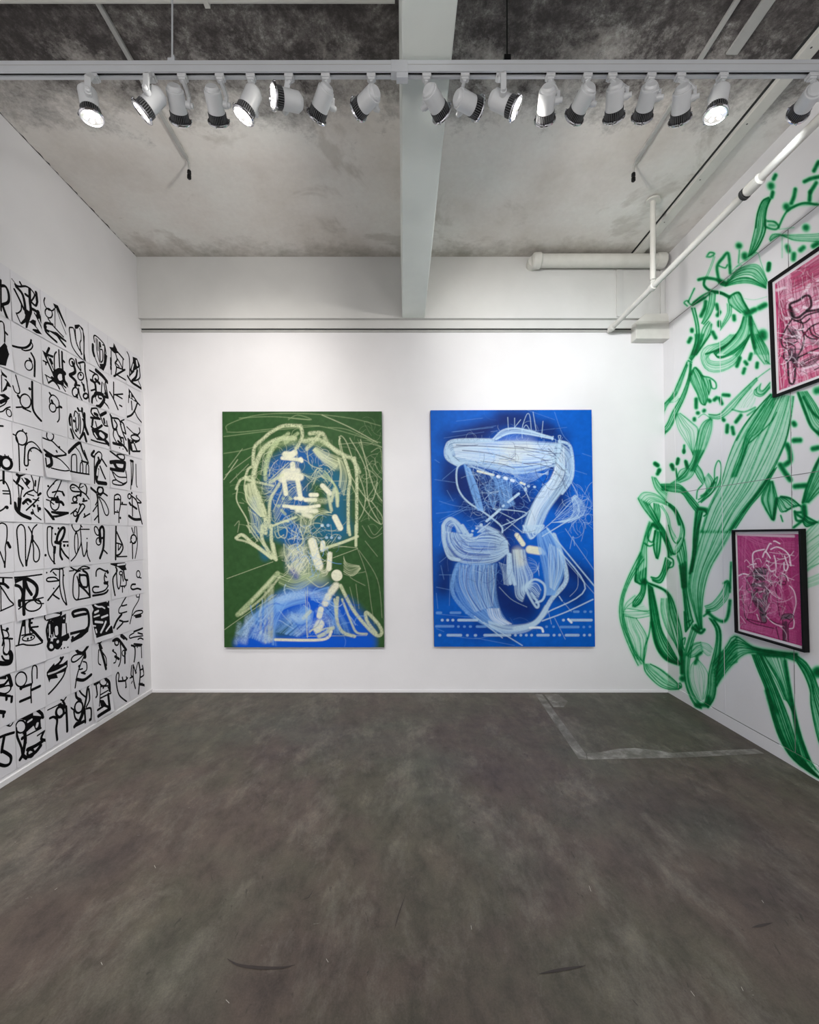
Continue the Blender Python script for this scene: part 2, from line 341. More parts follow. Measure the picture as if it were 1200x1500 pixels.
# conduits and battens on the ceiling
def conduit(x, y0, y1, wd, ht, label, end=True, m='conduit', hook=None):
    root = empty('ceiling_conduit', (x,y1,CZ-.01)); tag(root, label, 'conduit')
    t = MB(); t.box((x-wd/2,y0,CZ-ht),(x+wd/2,y1,CZ+.002)); rel(t.build('channel', M[m], bevel=.003), root)
    if end:
        t = MB(); t.tube([(x,y1-.005,CZ-ht*.5),(x,y1+.03,CZ-ht*.7),(x,y1+.035,CZ-.06)], .007, 10); rel(t.build('cable', M['conduit']), root)
        t = MB(); t.lathe([(.007,-.032),(.013,-.026),(.013,-.006),(.008,0),(.013,.006),(.012,.024),(.006,.03)], Matrix.Translation((x,y1+.035,CZ-.085)), 14); rel(t.build('black_connector', M['black']), root)
conduit(-.5680*2.487, -.5, 2.487*F/(VY-230), .024, .016, 'thin ceiling conduit ending in black connector, left of the beam')
conduit(.626*2.487, -.5, 2.487*F/(VY-234), .024, .016, 'thin ceiling conduit ending in black connector, right of the beam')
conduit(.835*2.487, -.8, UW-.02, .075, .03, 'wide flat batten along ceiling near the right wall', False, 'pipe')
mb = MB(); mb.box((.835*2.487-.052,-.8,CZ-.003),(.835*2.487-.0375,UW-.02,CZ+.002)); struct('trim_28', mb, M['slot'])  # flat dark strip, the batten's shadow line put into its colour
for k_,y_ in enumerate((2.55,2.95,3.35,2.15)): mb = MB(); mb.lathe([(.0,-.001),(.005,0)], Matrix.Translation((.835*2.487-.01,y_,CZ-.0302)), 10, caps=False); struct('trim_%d'%(40+k_), mb, M['slot'])
conduit(.685*2.487, -.8, 2.2, .06, .012, 'flat painted ceiling strip between thin conduit and wide batten', False, 'conduit')
root = empty('overhead_pipe', (-1,2.0,CZ-.03)); tag(root,'slim white pipe crossing under the ceiling in front of track','pipe')
t = MB(); t.tube([(-2.36,1.962,CZ-.018),(-.03,1.962,CZ-.018)], .016, 14); rel(t.build('pipe_run', M['pipe']), root)
for x in (-2.0,-.9): t = MB(); t.box((x-.012,1.94,CZ-.037),(x+.012,1.985,CZ)); rel(t.build('pipe_clip', M['pipe']), root)
# ================================================================ ink drawings on the left wall
CR = {'L1':(0,400,10.909),'L2':(0,510,10.909),'L3':(0,620,10.909),'L4':(0,730,10.909),'L5':(0,840,10.909),'L6':(0,940,10.909),'L7':(0,1030,10.909),
 'R1':(100,460,10.4348),'R2':(100,560,10.4348),'R3':(100,660,10.4348),'R4':(100,760,10.4348),'R5':(100,860,10.4348),'R6':(100,950,10.4348)}
COLS = 'ABCDEFG'; YE = [.600*D,.654*D,.7085*D,.7625*D,.817*D,.871*D,.9265*D,.981*D]
RE = [.680,.5486,.420,.2914,.1628,.0342,-.0944,-.223,-.3516,-.480,-.6065]
ORD = 'top second third fourth fifth sixth seventh eighth ninth bottom'.split()
SH = r'''
A1|thick loop over a slanting leg|@L1 45 0,205 75,210 120,290 135,400 115,470 40,500;30 5,110 8,600;45 30,510 60,600 90,680 115,745
A2|tall loop above a solid black mass|@L1 25 -60,790 10,770 50,810 60,900 65,1000 60,1100;35 70,940 105,980;f -40,1210 60,1110 100,1170 95,1240 130,1300;@L2 f -60,0 100,0 125,100 90,190 65,285 -60,260
A3|jagged shapes above a small ring|@L2 f 0,320 30,380 105,450 100,480 20,430;18 15,430 20,700;f 55,490 90,495 135,550 175,630 110,610 100,660 40,700 30,680 80,600 100,540;f -40,740 60,730 150,800 80,860 0,900 -40,840 60,800;20 -40,950 60,900 100,840;22 -40,1020 30,1010 90,960 150,940;o 18 130,1035 38,62 -20
A4|spiky ring in its lower corner|@L3 30 -20,40 40,45;o 50 85,635 80,95 -20;18 65,500 70,560;18 120,520 125,570;18 150,570 170,575;f -60,490 30,520 20,600 -10,720 -60,720
A5|curved stem, two bars and a ball|@L3 40 50,745 50,960;25 -20,920 50,915 110,990 150,1120 160,1290;22 35,1080 150,1085;22 40,1125 150,1130;@L4 22 160,0 152,90;26 -20,205 40,170 75,130;60 95,145
A6|long round loop narrowing to a point|@L4 22 -20,410 30,395 90,430 105,500 100,650 75,780 80,900 65,1105;22 -10,850 30,960 65,1060;50 115,710 150,780;30 65,1010 65,1100
A7|triangle hanging below a straight bar|@L5 22 -20,65 190,70;40 45,90 45,150;45 -20,160 60,170 125,225;24 -20,180 60,290 140,420 200,480 195,510 0,600;18 5,200 10,600
A8|bulbous vessel above thick curve|@L5 25 200,725 110,730 40,780;30 0,740 20,900 50,1050 30,1150;22 40,900 110,930 130,1010 40,1035;55 110,890;30 40,1035 190,1045;22 45,1050 60,1130 45,1240 90,1290 140,1250 150,1150 140,1050;@L6 75 -30,340 60,350 150,330 170,230 150,170;30 20,230 60,290 130,300;22 45,120 50,190 100,210 140,170
A9|wedge loops with dripping feet|@L6 60 50,480 130,540 175,700;f -40,540 100,530 90,600 -40,600;40 -40,700 60,680 130,600;26 -40,740 130,700 165,740 130,800 60,830 -40,810;f -40,830 60,830 160,850 200,880 130,890 60,880 -40,870;45 95,880 95,925;45 180,880 175,960;60 -20,1120 60,1130;40 45,1140 45,1200
A10|thick hooked figure under a bar|@L7 35 -40,380 40,340 130,310;22 100,350 160,365 205,300 210,240;40 130,340 150,300;45 -40,560 80,510 215,470;50 60,540 30,700 20,780;50 20,760 100,800 165,860 150,960 70,1000 -40,970
B1|dense tangle of heavy strokes|@L1 14 180,90 240,170;30 230,180 300,215 400,210 480,250;35 310,145 340,200;50 250,215 340,320 380,450 400,650;38 220,260 300,420 370,580;50 465,260 470,450 480,620 420,720;f 360,540 500,640 460,760 420,880 390,880 395,790 330,825 305,800 380,720 400,620;22 330,480 325,590 270,640 240,640;24 245,650 310,800;26 480,250 545,350 490,450;50 570,310 585,450;38 490,460 560,520 590,450;50 500,570 600,640 650,790;60 600,620 590,700;24 540,640 600,760 680,960;f 510,740 560,760 560,850 700,1010 560,960 500,910 510,890 580,900 520,830 450,780;45 400,340 440,370
B2|curved horn above small ringed stem|@L1 35 195,1165 300,1190 400,1190 470,1140 490,1070;22 490,1100 515,1160 480,1220 400,1240 340,1220;@L2 35 490,80 540,180 545,300 540,450;o 20 450,275 60,80 -15;40 465,170 490,210
B3|big ring between fork and pole|@L2 22 245,430 280,560 310,690 285,725 230,690 200,600;45 280,760 300,790;o 24 400,845 85,112 -15;40 510,540 510,750 515,950 560,1060 645,1160;50 470,650;26 250,945 360,940;26 360,960 480,1015
B4|ringed head over hooked cane|@L3 o 24 335,235 88,115 -15;24 200,175 250,210 285,330 295,500 298,760;30 355,105;30 415,160;22 440,310 500,295 560,330 620,400 655,460;26 655,470 600,420 530,390 470,420 440,500 440,650 415,680 380,650 385,500 395,370 430,320;22 480,430 490,450;22 450,585 470,590;26 410,738
B5|bones scattered inside a valley|@L3 50 265,820 300,860 260,960;45 300,840 390,800;20 340,880 400,970 455,1040;f 370,865 430,880 485,930 460,960 430,1000 380,960 410,920;30 200,905 270,970 340,1020;50 350,1040;20 280,980 290,1100 300,1250;20 340,1060 320,1180 310,1260;22 490,830 530,960 530,1060 590,1120;30 560,920 555,1000;22 628,840 590,1110;40 600,1150 640,1120;26 370,1170 420,1110 530,1065;22 430,1130 530,1160;50 360,1280 430,1220 480,1250;26 510,1300 610,1190;22 520,1215 610,1235;@L4 60 225,80 250,180 330,260 470,320;40 290,0 280,230;30 325,0 295,230;26 410,190 580,30;20 410,60 440,100;50 535,120;55 500,235;22 510,180 540,260 640,340;60 620,165;26 590,110 600,210
B6|two long loops like closed scissors|@L4 24 360,1085 300,940 275,700 265,500 320,420 380,460 400,600 400,900 405,1060;40 415,1000 412,1070;26 410,1060 460,850 500,650;24 450,455 500,550 510,640 600,780 625,880 610,980 565,1015 530,970 530,800 510,690;22 585,420 520,490 505,600;45 510,600 510,690
B7|heavy archway over an egg shape|@L5 26 215,65 400,50 660,15;f 220,80 420,60 500,90 430,110 400,160 400,250 350,220 350,110 260,150 230,170;60 430,90 520,140 580,220 570,330 530,390;60 395,100 375,250 360,420 355,650;55 400,150 430,240 490,335;50 240,190 310,220 350,320 330,420 290,440;60 290,440 290,510;24 270,570 340,520 430,460 540,410;24 370,435 540,415 670,385;o 24 510,515 130,85 -15;22 540,440 590,480 670,480;22 600,420 630,460
B8|volcano tower on a wavy line|@L5 30 375,700 330,900 285,1130;40 370,690 370,830;24 390,700 395,980;24 375,820 400,700 430,685 455,710 470,960;45 475,720 470,860 560,960 660,1080;24 560,955 650,1080 655,1110 540,1145 420,1145 350,1130 235,1160;o 20 445,1030 100,45 -12;40 435,1045;40 490,1025;24 340,990 540,950;40 500,790;30 490,720 520,720;30 500,860 600,850
B9|ring beside a cane with crossbars|@L6 o 24 328,600 90,118 12;45 320,740 400,710 490,680;50 330,750;24 510,660 505,500 520,400 555,380 585,420 585,585;24 500,680 485,760 490,975;45 500,770 630,710;45 310,955 480,885
B10|knotted figure with hanging rings|@L7 o 26 325,375 80,100 10;40 250,400 270,540 330,700 350,850;60 330,200 400,240 520,230 640,240;f 420,130 520,95 530,230 380,260 310,230 300,190 340,215 420,200;50 590,110 660,170 680,230;f 400,250 480,280 560,230 640,240 650,400 560,430 530,360 430,450 400,480 340,500 400,420;w 30 440,300 500,260;w 45 590,330 580,370;26 430,515 650,400;60 390,480 395,600 370,740 350,850;60 350,560;60 395,640;26 590,520 710,440;45 690,460 650,570 720,595;60 430,740 560,680 680,600;60 640,680 560,780 450,850;o 40 480,800 50,60 20;55 345,840 310,900;55 350,830 410,880
C1|zigzag strap and a small ring|@L1 22 710,395 695,450 715,530 760,580;o 22 770,640 55,78 -20;22 760,585 830,600 860,570;f 840,480 920,520 1045,830 1045,880 900,570 870,560;14 870,560 870,860;14 900,580 960,760 1045,980;26 760,730 820,820 900,910 1000,1020;40 830,820 720,800 700,880 760,930;40 720,850 720,940 890,1100;f 730,900 900,950 1045,1080 1045,1110 1000,1080 880,1000;40 880,960 950,1070 1025,1170
C2|crowded stripes and hooks|@L2 40 780,0 745,70;f 665,30 740,80 850,120 840,160 750,120 740,180 700,110;35 700,90 790,300 860,450 960,580;20 750,110 850,350;26 680,200 740,230;30 720,220 720,260;45 800,180 825,240;24 895,60 865,110 860,240 865,370;28 935,30 945,300;36 985,60 990,300 1000,420;40 1000,200 1020,220;70 860,400 950,350 1020,400;80 860,430 900,520;o 36 950,465 55,75 -10;60 1000,400 1010,520 1080,620;60 980,560 900,540 820,480;22 700,425 800,480 860,500;22 715,440 750,560;30 760,550 830,520 900,590 930,650;20 970,600 1020,690;26 960,570 1030,630
C3|small spectacle loops with a tail|@L2 22 790,870 785,800 830,750 890,780 935,860 940,1000 940,1130 910,1180;34 785,715 810,755;o 22 835,950 52,72 -15;45 820,840 835,880;26 890,955 940,940;40 940,930 975,945
C4|pointed beaks over a level line|@L3 26 670,230 770,270 830,290 930,390 1045,490;22 745,155 740,220 790,275 840,250 850,190 830,170;36 940,380;30 890,440 900,460;f 1050,480 1050,520 870,550 760,520 670,430 680,400 770,460 850,510 1000,500;60 720,510 790,540 800,650 740,690;30 705,560 710,690;22 800,520 930,570 1020,660 1080,740;22 790,715 990,760 1090,750
C5|leaf and ball over a boat|@L3 22 830,1190 770,1180 745,1110 780,1040 850,960 900,910 975,905 930,1030 860,1170;40 765,1005;36 850,965;26 830,1105 920,1085 980,1095;40 990,1100 1015,1150;60 830,1210 920,1220;45 910,1180;@L4 o 24 865,90 70,100 0;50 890,55 970,60 1000,100;22 790,50 850,95;22 730,20 780,35;f 690,140 760,200 850,310 860,350 820,350 740,240 690,170;f 800,200 910,205 1080,215 1080,250 960,290 880,310 810,300 800,275 930,265 800,235
C6|striding figure, dots and loops|@L4 22 870,1045 800,960 755,820 750,500 780,455 820,480 820,700 850,780;45 830,475;30 855,780 855,1040;50 870,780 860,870;o 46 965,590 44,130 22;40 930,480;40 880,570;55 880,700 960,720;26 1000,695 1090,695;48 1020,755;44 1075,755;40 960,740 955,900 985,975;32 970,800 1030,900 1110,980;44 718,908
C7|walking figure with long body|@L4 30 738,1188;26 800,1175 850,1130 950,1130 1035,1090;24 840,1180 890,1230;@L5 24 930,110 870,65 770,70 735,100 770,130 930,115;24 945,-80 945,150 960,300 1000,430 1055,500;24 970,-90 1000,-40 1000,150 1030,350 1055,500;34 1010,30;30 755,430 850,310 945,190;26 850,240;28 830,330 880,370 935,405;40 1045,490
C8|heavy mass pierced by white slots|@L5 26 720,740 705,690 740,645 850,625 950,640 970,660 940,690 840,720 740,750;44 970,610 970,650;f 840,720 960,690 1050,640 1050,700 1040,800 990,800 980,1000 930,1040 870,1010 840,900;40 780,760 740,900 760,1060;22 770,780 770,1000;70 810,780 820,1000;40 830,740 1000,760;f 990,1000 1090,950 1120,1020 1060,1080 1000,1080 960,1180 910,1210 870,1150 870,1040;50 860,1060 860,1150 920,1190 970,1130;o 40 810,1165 50,60 0;60 780,1060 760,1160;30 970,1200;28 1020,1190;26 1075,1180;24 1050,800 1060,960;w 60 895,870 900,960;w 40 1020,840 1000,960;w 24 785,820 790,980;w 26 1015,718;w 50 915,1090;w 18 820,980 825,1060
C9|leaf wing on a slanting stem|@L6 40 1000,250 950,330 880,390;45 965,260;f 860,340 870,380 1000,350 1075,290 1075,400 1020,480 900,520 920,580 800,600 780,655 760,590 740,540 740,490 790,420;30 1050,420 1000,560 880,720 770,835;w 30 770,515 900,470 1045,390
C10|looped head on two straight legs|@L7 22 755,110 900,40 970,0;o 45 950,140 60,85 10;55 940,30 1040,60;45 1050,60 1060,250 1065,450;45 900,220 905,300 890,420 905,585;40 790,240 850,220 900,250;@L6 26 1050,885 1010,940 965,925;40 1000,950 1030,1010;@L7 40 960,210 1040,150
D1|bundle of tall narrow petals|@R1 22 255,735 150,640 50,490 20,330 10,220 40,205 80,230 110,400 150,520 200,610;f 90,165 160,160 220,220 245,350 240,600 260,740 220,690 225,450 215,260 170,190 130,230 95,220;20 100,230 120,450 190,580;16 165,220 190,300 190,400;20 190,400 170,460 190,620
D2|curling organs packed tightly|@R1 o 22 50,740 40,60 -10;50 60,740 100,880 20,930;30 110,690 130,780 180,860;30 150,750 240,740 250,860 280,1030;20 170,760 190,860;50 20,940 110,1030 100,1100;o 22 185,950 45,60 0;40 185,930;@R2 30 110,40 170,50;o 24 100,150 45,70 0;24 150,90 170,200 205,275;40 230,40 240,130;o 30 260,210 35,40 0;24 280,0 300,150 315,300;30 200,0 250,110;40 120,200 130,230
D3|row of upright finger shapes|@R2 40 30,490 10,560 20,650;40 30,720 70,850;24 45,520 55,700 100,800 160,870;22 80,520 100,440 140,480;40 140,400 155,430;40 205,400 205,450;22 150,440 200,450 220,530;22 105,540 110,680 130,720;22 160,480 180,600 170,780;22 145,500 155,620 140,740;45 110,740;50 80,590;50 240,480 245,650 290,790;24 210,560 230,620 220,740 170,850;45 235,780 265,900;30 165,870 230,780
D4|arched doorways under pitched roof|@R2 50 0,1070 100,970 170,920;36 180,920 220,1060 280,1180;@R3 24 240,0 300,180;18 110,-50 170,30 210,150;22 40,310 45,100 80,60 120,90 125,320;26 0,310 150,340 310,365;20 175,330 180,210 200,180 215,220 215,345;20 265,340 268,230 285,205 305,240 305,360;30 200,160 300,190;20 200,150 215,230
D5|pincers with small bird marks|@R3 26 190,630 60,620 25,560 60,520 130,550 190,620 260,670 310,740;26 165,560 180,510 230,500 275,570 270,660;16 180,570 225,545;16 45,570 90,565;40 190,630 180,690;30 110,720 130,690 190,680;o 26 95,745 32,42 0;26 45,805 130,800;40 230,740 230,770;26 215,775 280,765;26 225,820 190,830 140,950;26 235,830 240,870 150,990;45 150,990 115,1080;40 170,820;o 24 100,965 30,40 0;22 30,970 125,890;30 240,970 250,1010;24 230,1020 320,965
D6|funnel above pointed curtain shapes|@R4 22 60,60 50,110 100,190 160,170 185,120 185,60;20 180,100 205,125;20 170,160 315,160;o 20 115,370 28,165 0;24 110,190 110,230;22 30,645 100,570 160,450 190,350 180,180;24 190,350 225,570 270,480 280,360;22 280,480 285,560 320,650;26 280,300
D7|tall urn under folded leaves|@R4 26 0,700 60,760 130,790;20 0,800 80,790;f 80,780 160,770 200,800 130,820;22 150,770 230,725 310,745 310,760 180,770;24 130,810 80,880 65,1100 80,1200 125,1240 155,1180 155,1000 130,880;36 220,790 290,850 310,1000 325,1190;24 125,1240 330,1200;40 170,850 170,950 210,1040;34 190,860 270,870 290,960 280,1040 220,1040;34 160,1010 250,1090 325,1180
D8|thick round hook bending back|@R5 50 75,440 70,380 240,340 300,400 310,550 280,640 180,720 60,815;45 80,450 200,420 270,410;45 0,720 120,690 240,660;f 200,690 320,560 300,680 200,770 40,850 30,800;50 60,770
D9|curled creature standing over a bowl|@R5 50 110,950 160,1010 220,1000 290,910;@R6 26 130,40 200,60;24 220,80 100,100 45,150 50,200 100,200 180,140 230,80;60 240,60 250,130;24 230,130 190,220 130,400 95,600;22 220,200 270,220 270,330 190,370;45 160,270;24 170,320 210,310;30 200,370 250,385;50 120,470 230,480 340,400
D10|seated figure with oval belly|@R6 40 110,640 120,740 180,780;o 32 155,895 60,90 10;26 35,905 80,940;30 80,960 100,1060 140,1100;26 200,610 165,630 200,690 260,740;40 330,530 290,610 270,760 240,900;30 310,620 320,780 270,890;70 230,930 200,1030 160,1120;30 270,920 330,910 345,960 340,1090;50 325,1090;60 120,1150 90,1190;50 100,1180 240,1110;36 245,920 255,1130;22 140,780 200,790
E1|tapering bundle of slats|@R1 22 395,430 385,340 420,335 500,410 550,480 570,600;50 370,470 370,560 390,640;20 380,620 440,760 480,830;18 420,370 430,560 470,740;18 440,390 450,560;24 470,430 480,720;22 490,540 520,560 520,700 490,740;22 520,470 550,500 545,680;f 560,600 590,640 570,780 530,870 480,830 470,760 530,760 540,690;30 480,440 490,500
E2|cogs above a round vessel|@R1 26 320,860 440,930;60 420,860 520,950 590,1040;o 24 410,980 45,60 0;45 340,1010 400,1060 415,1170;50 410,1000 470,1060;26 340,1170 410,1150;@R2 22 510,0 500,150 530,180;26 560,0 600,230;22 540,20 560,160;60 400,200 420,170 500,180;40 350,310 360,230 410,190;55 500,180 540,260 480,360 430,370;30 450,190 460,240 500,250;18 400,220 430,290;26 540,300 640,420;45 540,220 600,230;f 540,180 600,230 560,100
E3|masked face over a dark basin|@R2 30 355,400 345,460 400,530 460,540;26 360,400 430,400 460,460 500,550 540,650 600,670;50 400,480 440,500;36 340,540 480,560;40 370,560 360,650;22 580,590 590,650;40 540,560 550,620;50 500,500 570,460;24 410,600 430,680;40 350,680 400,720 470,690 510,660;f 345,710 500,730 600,790 600,840 540,900 430,880 370,800;w 70 490,795 525,825;w 26 395,780 430,840;26 340,880 450,915 610,950;60 560,890 610,950;30 430,910
E4|stooped figure on crossed sticks|@R2 40 390,1050 350,1110 390,1140;@R3 24 395,500 395,120 430,40 470,20 505,60 500,130 470,200;55 470,150 420,260 415,380 430,470;30 510,130 580,240;24 460,280 440,420;30 480,240 520,340 560,430;60 450,490 570,505;40 455,110 470,170;w 34 445,300 435,370
E5|winged insect with round head|@R3 40 340,570 420,640;o 36 485,610 44,56 0;30 520,640 590,690;30 440,680 450,900 458,1100;22 420,630 440,760 410,830;22 440,830 370,930;24 450,990 390,1060;22 460,700 540,770 590,860 610,940 590,990 550,960 500,800 460,720;40 450,660 490,680
E6|propeller loops on one leg|@R4 o 22 430,185 30,70 -18;45 485,260 480,160 515,120 540,170 540,300 530,450 480,600;o 22 460,345 38,55 0;60 480,260 485,340;26 540,480 590,530;36 490,300 530,290
E7|open hook above a sled|@R4 28 420,875 425,800 470,760 540,790 590,810;45 590,800 600,820;26 560,830 545,900 560,970 600,960;50 550,980 590,980;24 560,870 580,895;26 590,1000 600,1030 540,1100 400,1130 365,1080 390,1040 460,1040;34 370,1175 520,1150 580,1120 600,1090
E8|nearly solid black striped mass|@R5 f 340,230 490,205 620,180 620,560 660,600 680,690 400,780 350,560 350,400 380,340 340,270;w 26 400,275 450,300 500,300;w 22 510,300 550,325;w 34 400,390 450,365;w 22 385,455 465,430;w 30 500,465 590,430;w 34 400,530 510,540;w 34 560,530 530,600 480,690;w 26 625,580 560,670;w 30 400,650 410,690;w 22 600,300 620,310;w 20 360,590 400,595;w 30 590,218
E9|slim folded umbrella figure|@R5 24 440,800 445,850 490,850 510,790;50 475,880 490,960;20 460,960 455,1150 490,1190;45 500,980 540,1120 570,1250;20 520,1000 570,1080 580,1200;22 490,880 515,940
E10|boxy figure resting on bars|@R6 50 400,540 450,520;30 420,560 435,700 415,745;40 500,460 550,430;o 24 530,510 55,60 0;50 570,470 620,520 625,640;20 490,570 475,760 460,880;26 500,580 600,570;22 480,710 600,640;26 480,760 600,700;22 600,590 640,680 600,690;f 470,780 530,790 570,860 620,880 620,940 560,900 480,880;45 600,700 610,930;36 430,940 540,870;55 430,1035 600,930;36 530,600
F1|angular totem with beaded edge|@R1 f 620,500 680,510 690,440 740,540 750,600 700,600 640,540;20 650,560 650,920;40 645,680 645,720;40 645,740 645,780;40 645,810 645,840;26 720,610 740,700 710,750 730,820 710,950;30 750,580 840,690;20 830,700 825,830;24 750,690 790,760 820,830;24 720,750 770,800;30 690,950 860,850;24 740,930 870,1010;26 730,810 850,855
F2|few crossing twig lines|@R2 26 690,0 690,260;30 630,150 690,260 755,415;24 690,190 830,180;24 720,190 820,250;26 780,350 815,370
F3|splintered bars in slanting frame|@R2 30 635,490 660,540 760,560 800,640;40 650,520 680,700 730,720;30 700,580 740,650 720,720;24 690,720 680,820 730,930;30 730,730 770,830 830,850;30 790,640 830,780 870,880;20 800,590 850,570;30 800,600 840,640 870,780;24 820,750 870,790;45 670,930 800,960;40 750,900 840,980 880,1050;26 770,1000;24 830,850 840,950;40 780,830 800,900;22 820,1020
F4|stacked rolls in thick bands|@R3 30 635,10 740,90 800,140;26 740,60 830,60 855,100 840,140 780,120 740,70;60 640,180 740,170 860,185;60 860,190 840,290 750,280 700,200;50 640,280 740,300 840,310;22 680,330 760,400 880,410;22 870,310 885,400 885,480 820,510;24 660,310 720,440 820,500;22 720,450 670,460 680,510 800,530 870,500
F5|upright capsule with side arm|@R3 24 700,970 700,720 720,680 760,670 795,710 790,850 770,960 768,1100;24 705,750 790,750;24 700,940 770,945;40 760,740;26 745,920;22 800,820 895,828;40 820,800;40 790,1030
F6|half drop on a straight pole|@R4 36 725,100 722,300 718,620;30 735,200 780,300 825,400 825,470 780,540 730,560;24 730,370 800,390 800,420 770,470;20 760,400 760,480;22 740,580 890,575
F7|standing robot with flat cap|@R4 f 635,680 860,665 880,690 870,730 890,780 820,790 760,740 720,730 640,700;w 26 750,705 860,690;30 720,740 740,800 680,900 680,1020 705,1170;26 730,780 740,1000 760,1070;22 800,860 790,1000 770,1070;o 22 800,830 24,28 0;30 840,790 860,920 900,935;24 820,860 835,950;24 800,1030 870,1020 880,950;22 820,1040 820,1120;22 850,1030 850,1050
F8|thin bent limbs in pale lines|@R5 24 880,150 810,280 890,270;22 800,290 770,340 780,400 890,375;40 810,420 740,510 690,620;30 780,510 830,540 740,640;26 830,530 910,520 960,470
F9|dancing figures with hooks|@R5 36 740,720 800,720 890,800;45 680,820 760,800 880,960;40 740,810;o 26 735,850 30,40 0;26 790,860 800,1000 790,1140 765,1210;36 860,960 860,1160;o 20 845,1010 26,45 0;45 680,970;22 690,990 730,1030 720,1140 690,1160;40 710,1060 770,1100;36 800,750 850,790
F10|curved chin line with thin stem|@R6 24 885,810 780,720 740,600 725,440 750,370 770,400 760,500;30 770,500 860,490 900,450;26 820,440 830,480;22 880,430 890,460;24 870,500 880,590;36 875,590
G1|folded kite on a curved base|@R1 24 895,580 925,650 935,800 930,950;f 980,650 1050,680 1095,790 1090,810 950,900 940,850 985,720;w 34 1040,720 1050,780;w 24 990,770 970,850;24 1080,800 1090,960 1040,1010 970,1020;40 1050,860 1030,960 970,1020;40 900,950 960,1040 1050,1100 1120,1150;20 1060,1010 1110,1130;24 930,940 1000,870
G2|arrow head on a striding leg|@R2 f 915,90 960,150 1050,290 1100,350 1090,365 1040,310 950,250 925,240;w 26 945,170 950,230;w 26 980,240 1000,260;18 920,200 915,310;26 960,290 970,420;30 1050,320 1010,430 960,500 890,530;24 1010,440 1050,530 1115,615
G3|crouching spider figure|@R2 20 890,680 990,780;36 1000,790 1060,810;24 1080,700 1090,760 1060,800;o 24 1020,850 70,40 20;40 910,870 920,1000 925,1090;f 900,860 960,880 1090,900 1030,930 960,940 980,1040 1100,1040 1090,1070 980,1070 940,1040;30 1000,930 1040,1040;w 20 950,895;w 20 1005,920
G4|two thin parallel upright sticks|@R3 40 950,155 985,165;20 955,170 960,400 950,590;26 985,170 985,350 965,520;20 1030,210 1035,500 1050,560
G5|sailor figure standing in boat|@R3 o 24 930,700 24,38 0;40 965,650;26 960,690 1040,770 1080,930 1120,1120;26 970,700 975,850 975,1000;24 1040,690 1040,720 1110,795 1050,790 1030,740;40 930,800 950,830;36 970,840 1040,890;45 920,1000 1000,1050 1095,1050
G6|rabbit eared ring on two legs|@R4 24 965,140 990,220;20 1010,220 1010,130 1030,110 1040,150 1050,400 1015,605;o 26 993,310 42,66 0;26 975,390 978,605;30 945,360;26 1010,355;20 965,295
G7|small loop over a short hook|@R4 o 20 1065,845 28,52 0;20 1080,895 1110,905;28 1020,1000 970,1005 950,1050 980,1080 1050,1065 1100,1080
G8|thin stem with a small flag|@R5 20 1090,80 1070,200 990,340 965,440 935,560;18 1035,90 1040,150 1080,150;22 980,430 1030,370 1120,360 1120,400 1000,440;50 1030,450 1100,440
G9|beaked shape over tall beaker|@R5 30 1130,630 1080,650 1000,680;24 1130,720 1060,700;20 1135,745 1000,765 940,780 935,740 1000,700;22 1140,800 1100,780 1060,800;30 1000,870 1120,880;30 960,890 1010,920 1015,1040 1000,1140;20 1110,880 1115,1080;22 1010,900 1100,900;26 1050,920
G10|long thin legs with small boots|@R6 24 970,230 955,400 985,430;26 990,240 990,450 1020,610;22 985,230 1030,380;40 1030,370;22 1060,200 1030,340;30 1070,190 1095,340 1090,460 1065,690;26 1130,260 1140,320 1150,400 1100,440;26 1090,330 1140,310;40 1080,540 1160,560;22 1120,530;24 940,450 990,430;20 960,530 975,500
'''
LIFT = {'C4':.022,'B7':.016,'E8':.020,'E10':.018,'F3':.014,'C2':.012,'A2':.014,'B1':.008,'C1':.006,'C5':.012,'A4':.008,'A5':.008,'B9':.006,'B8':.008}
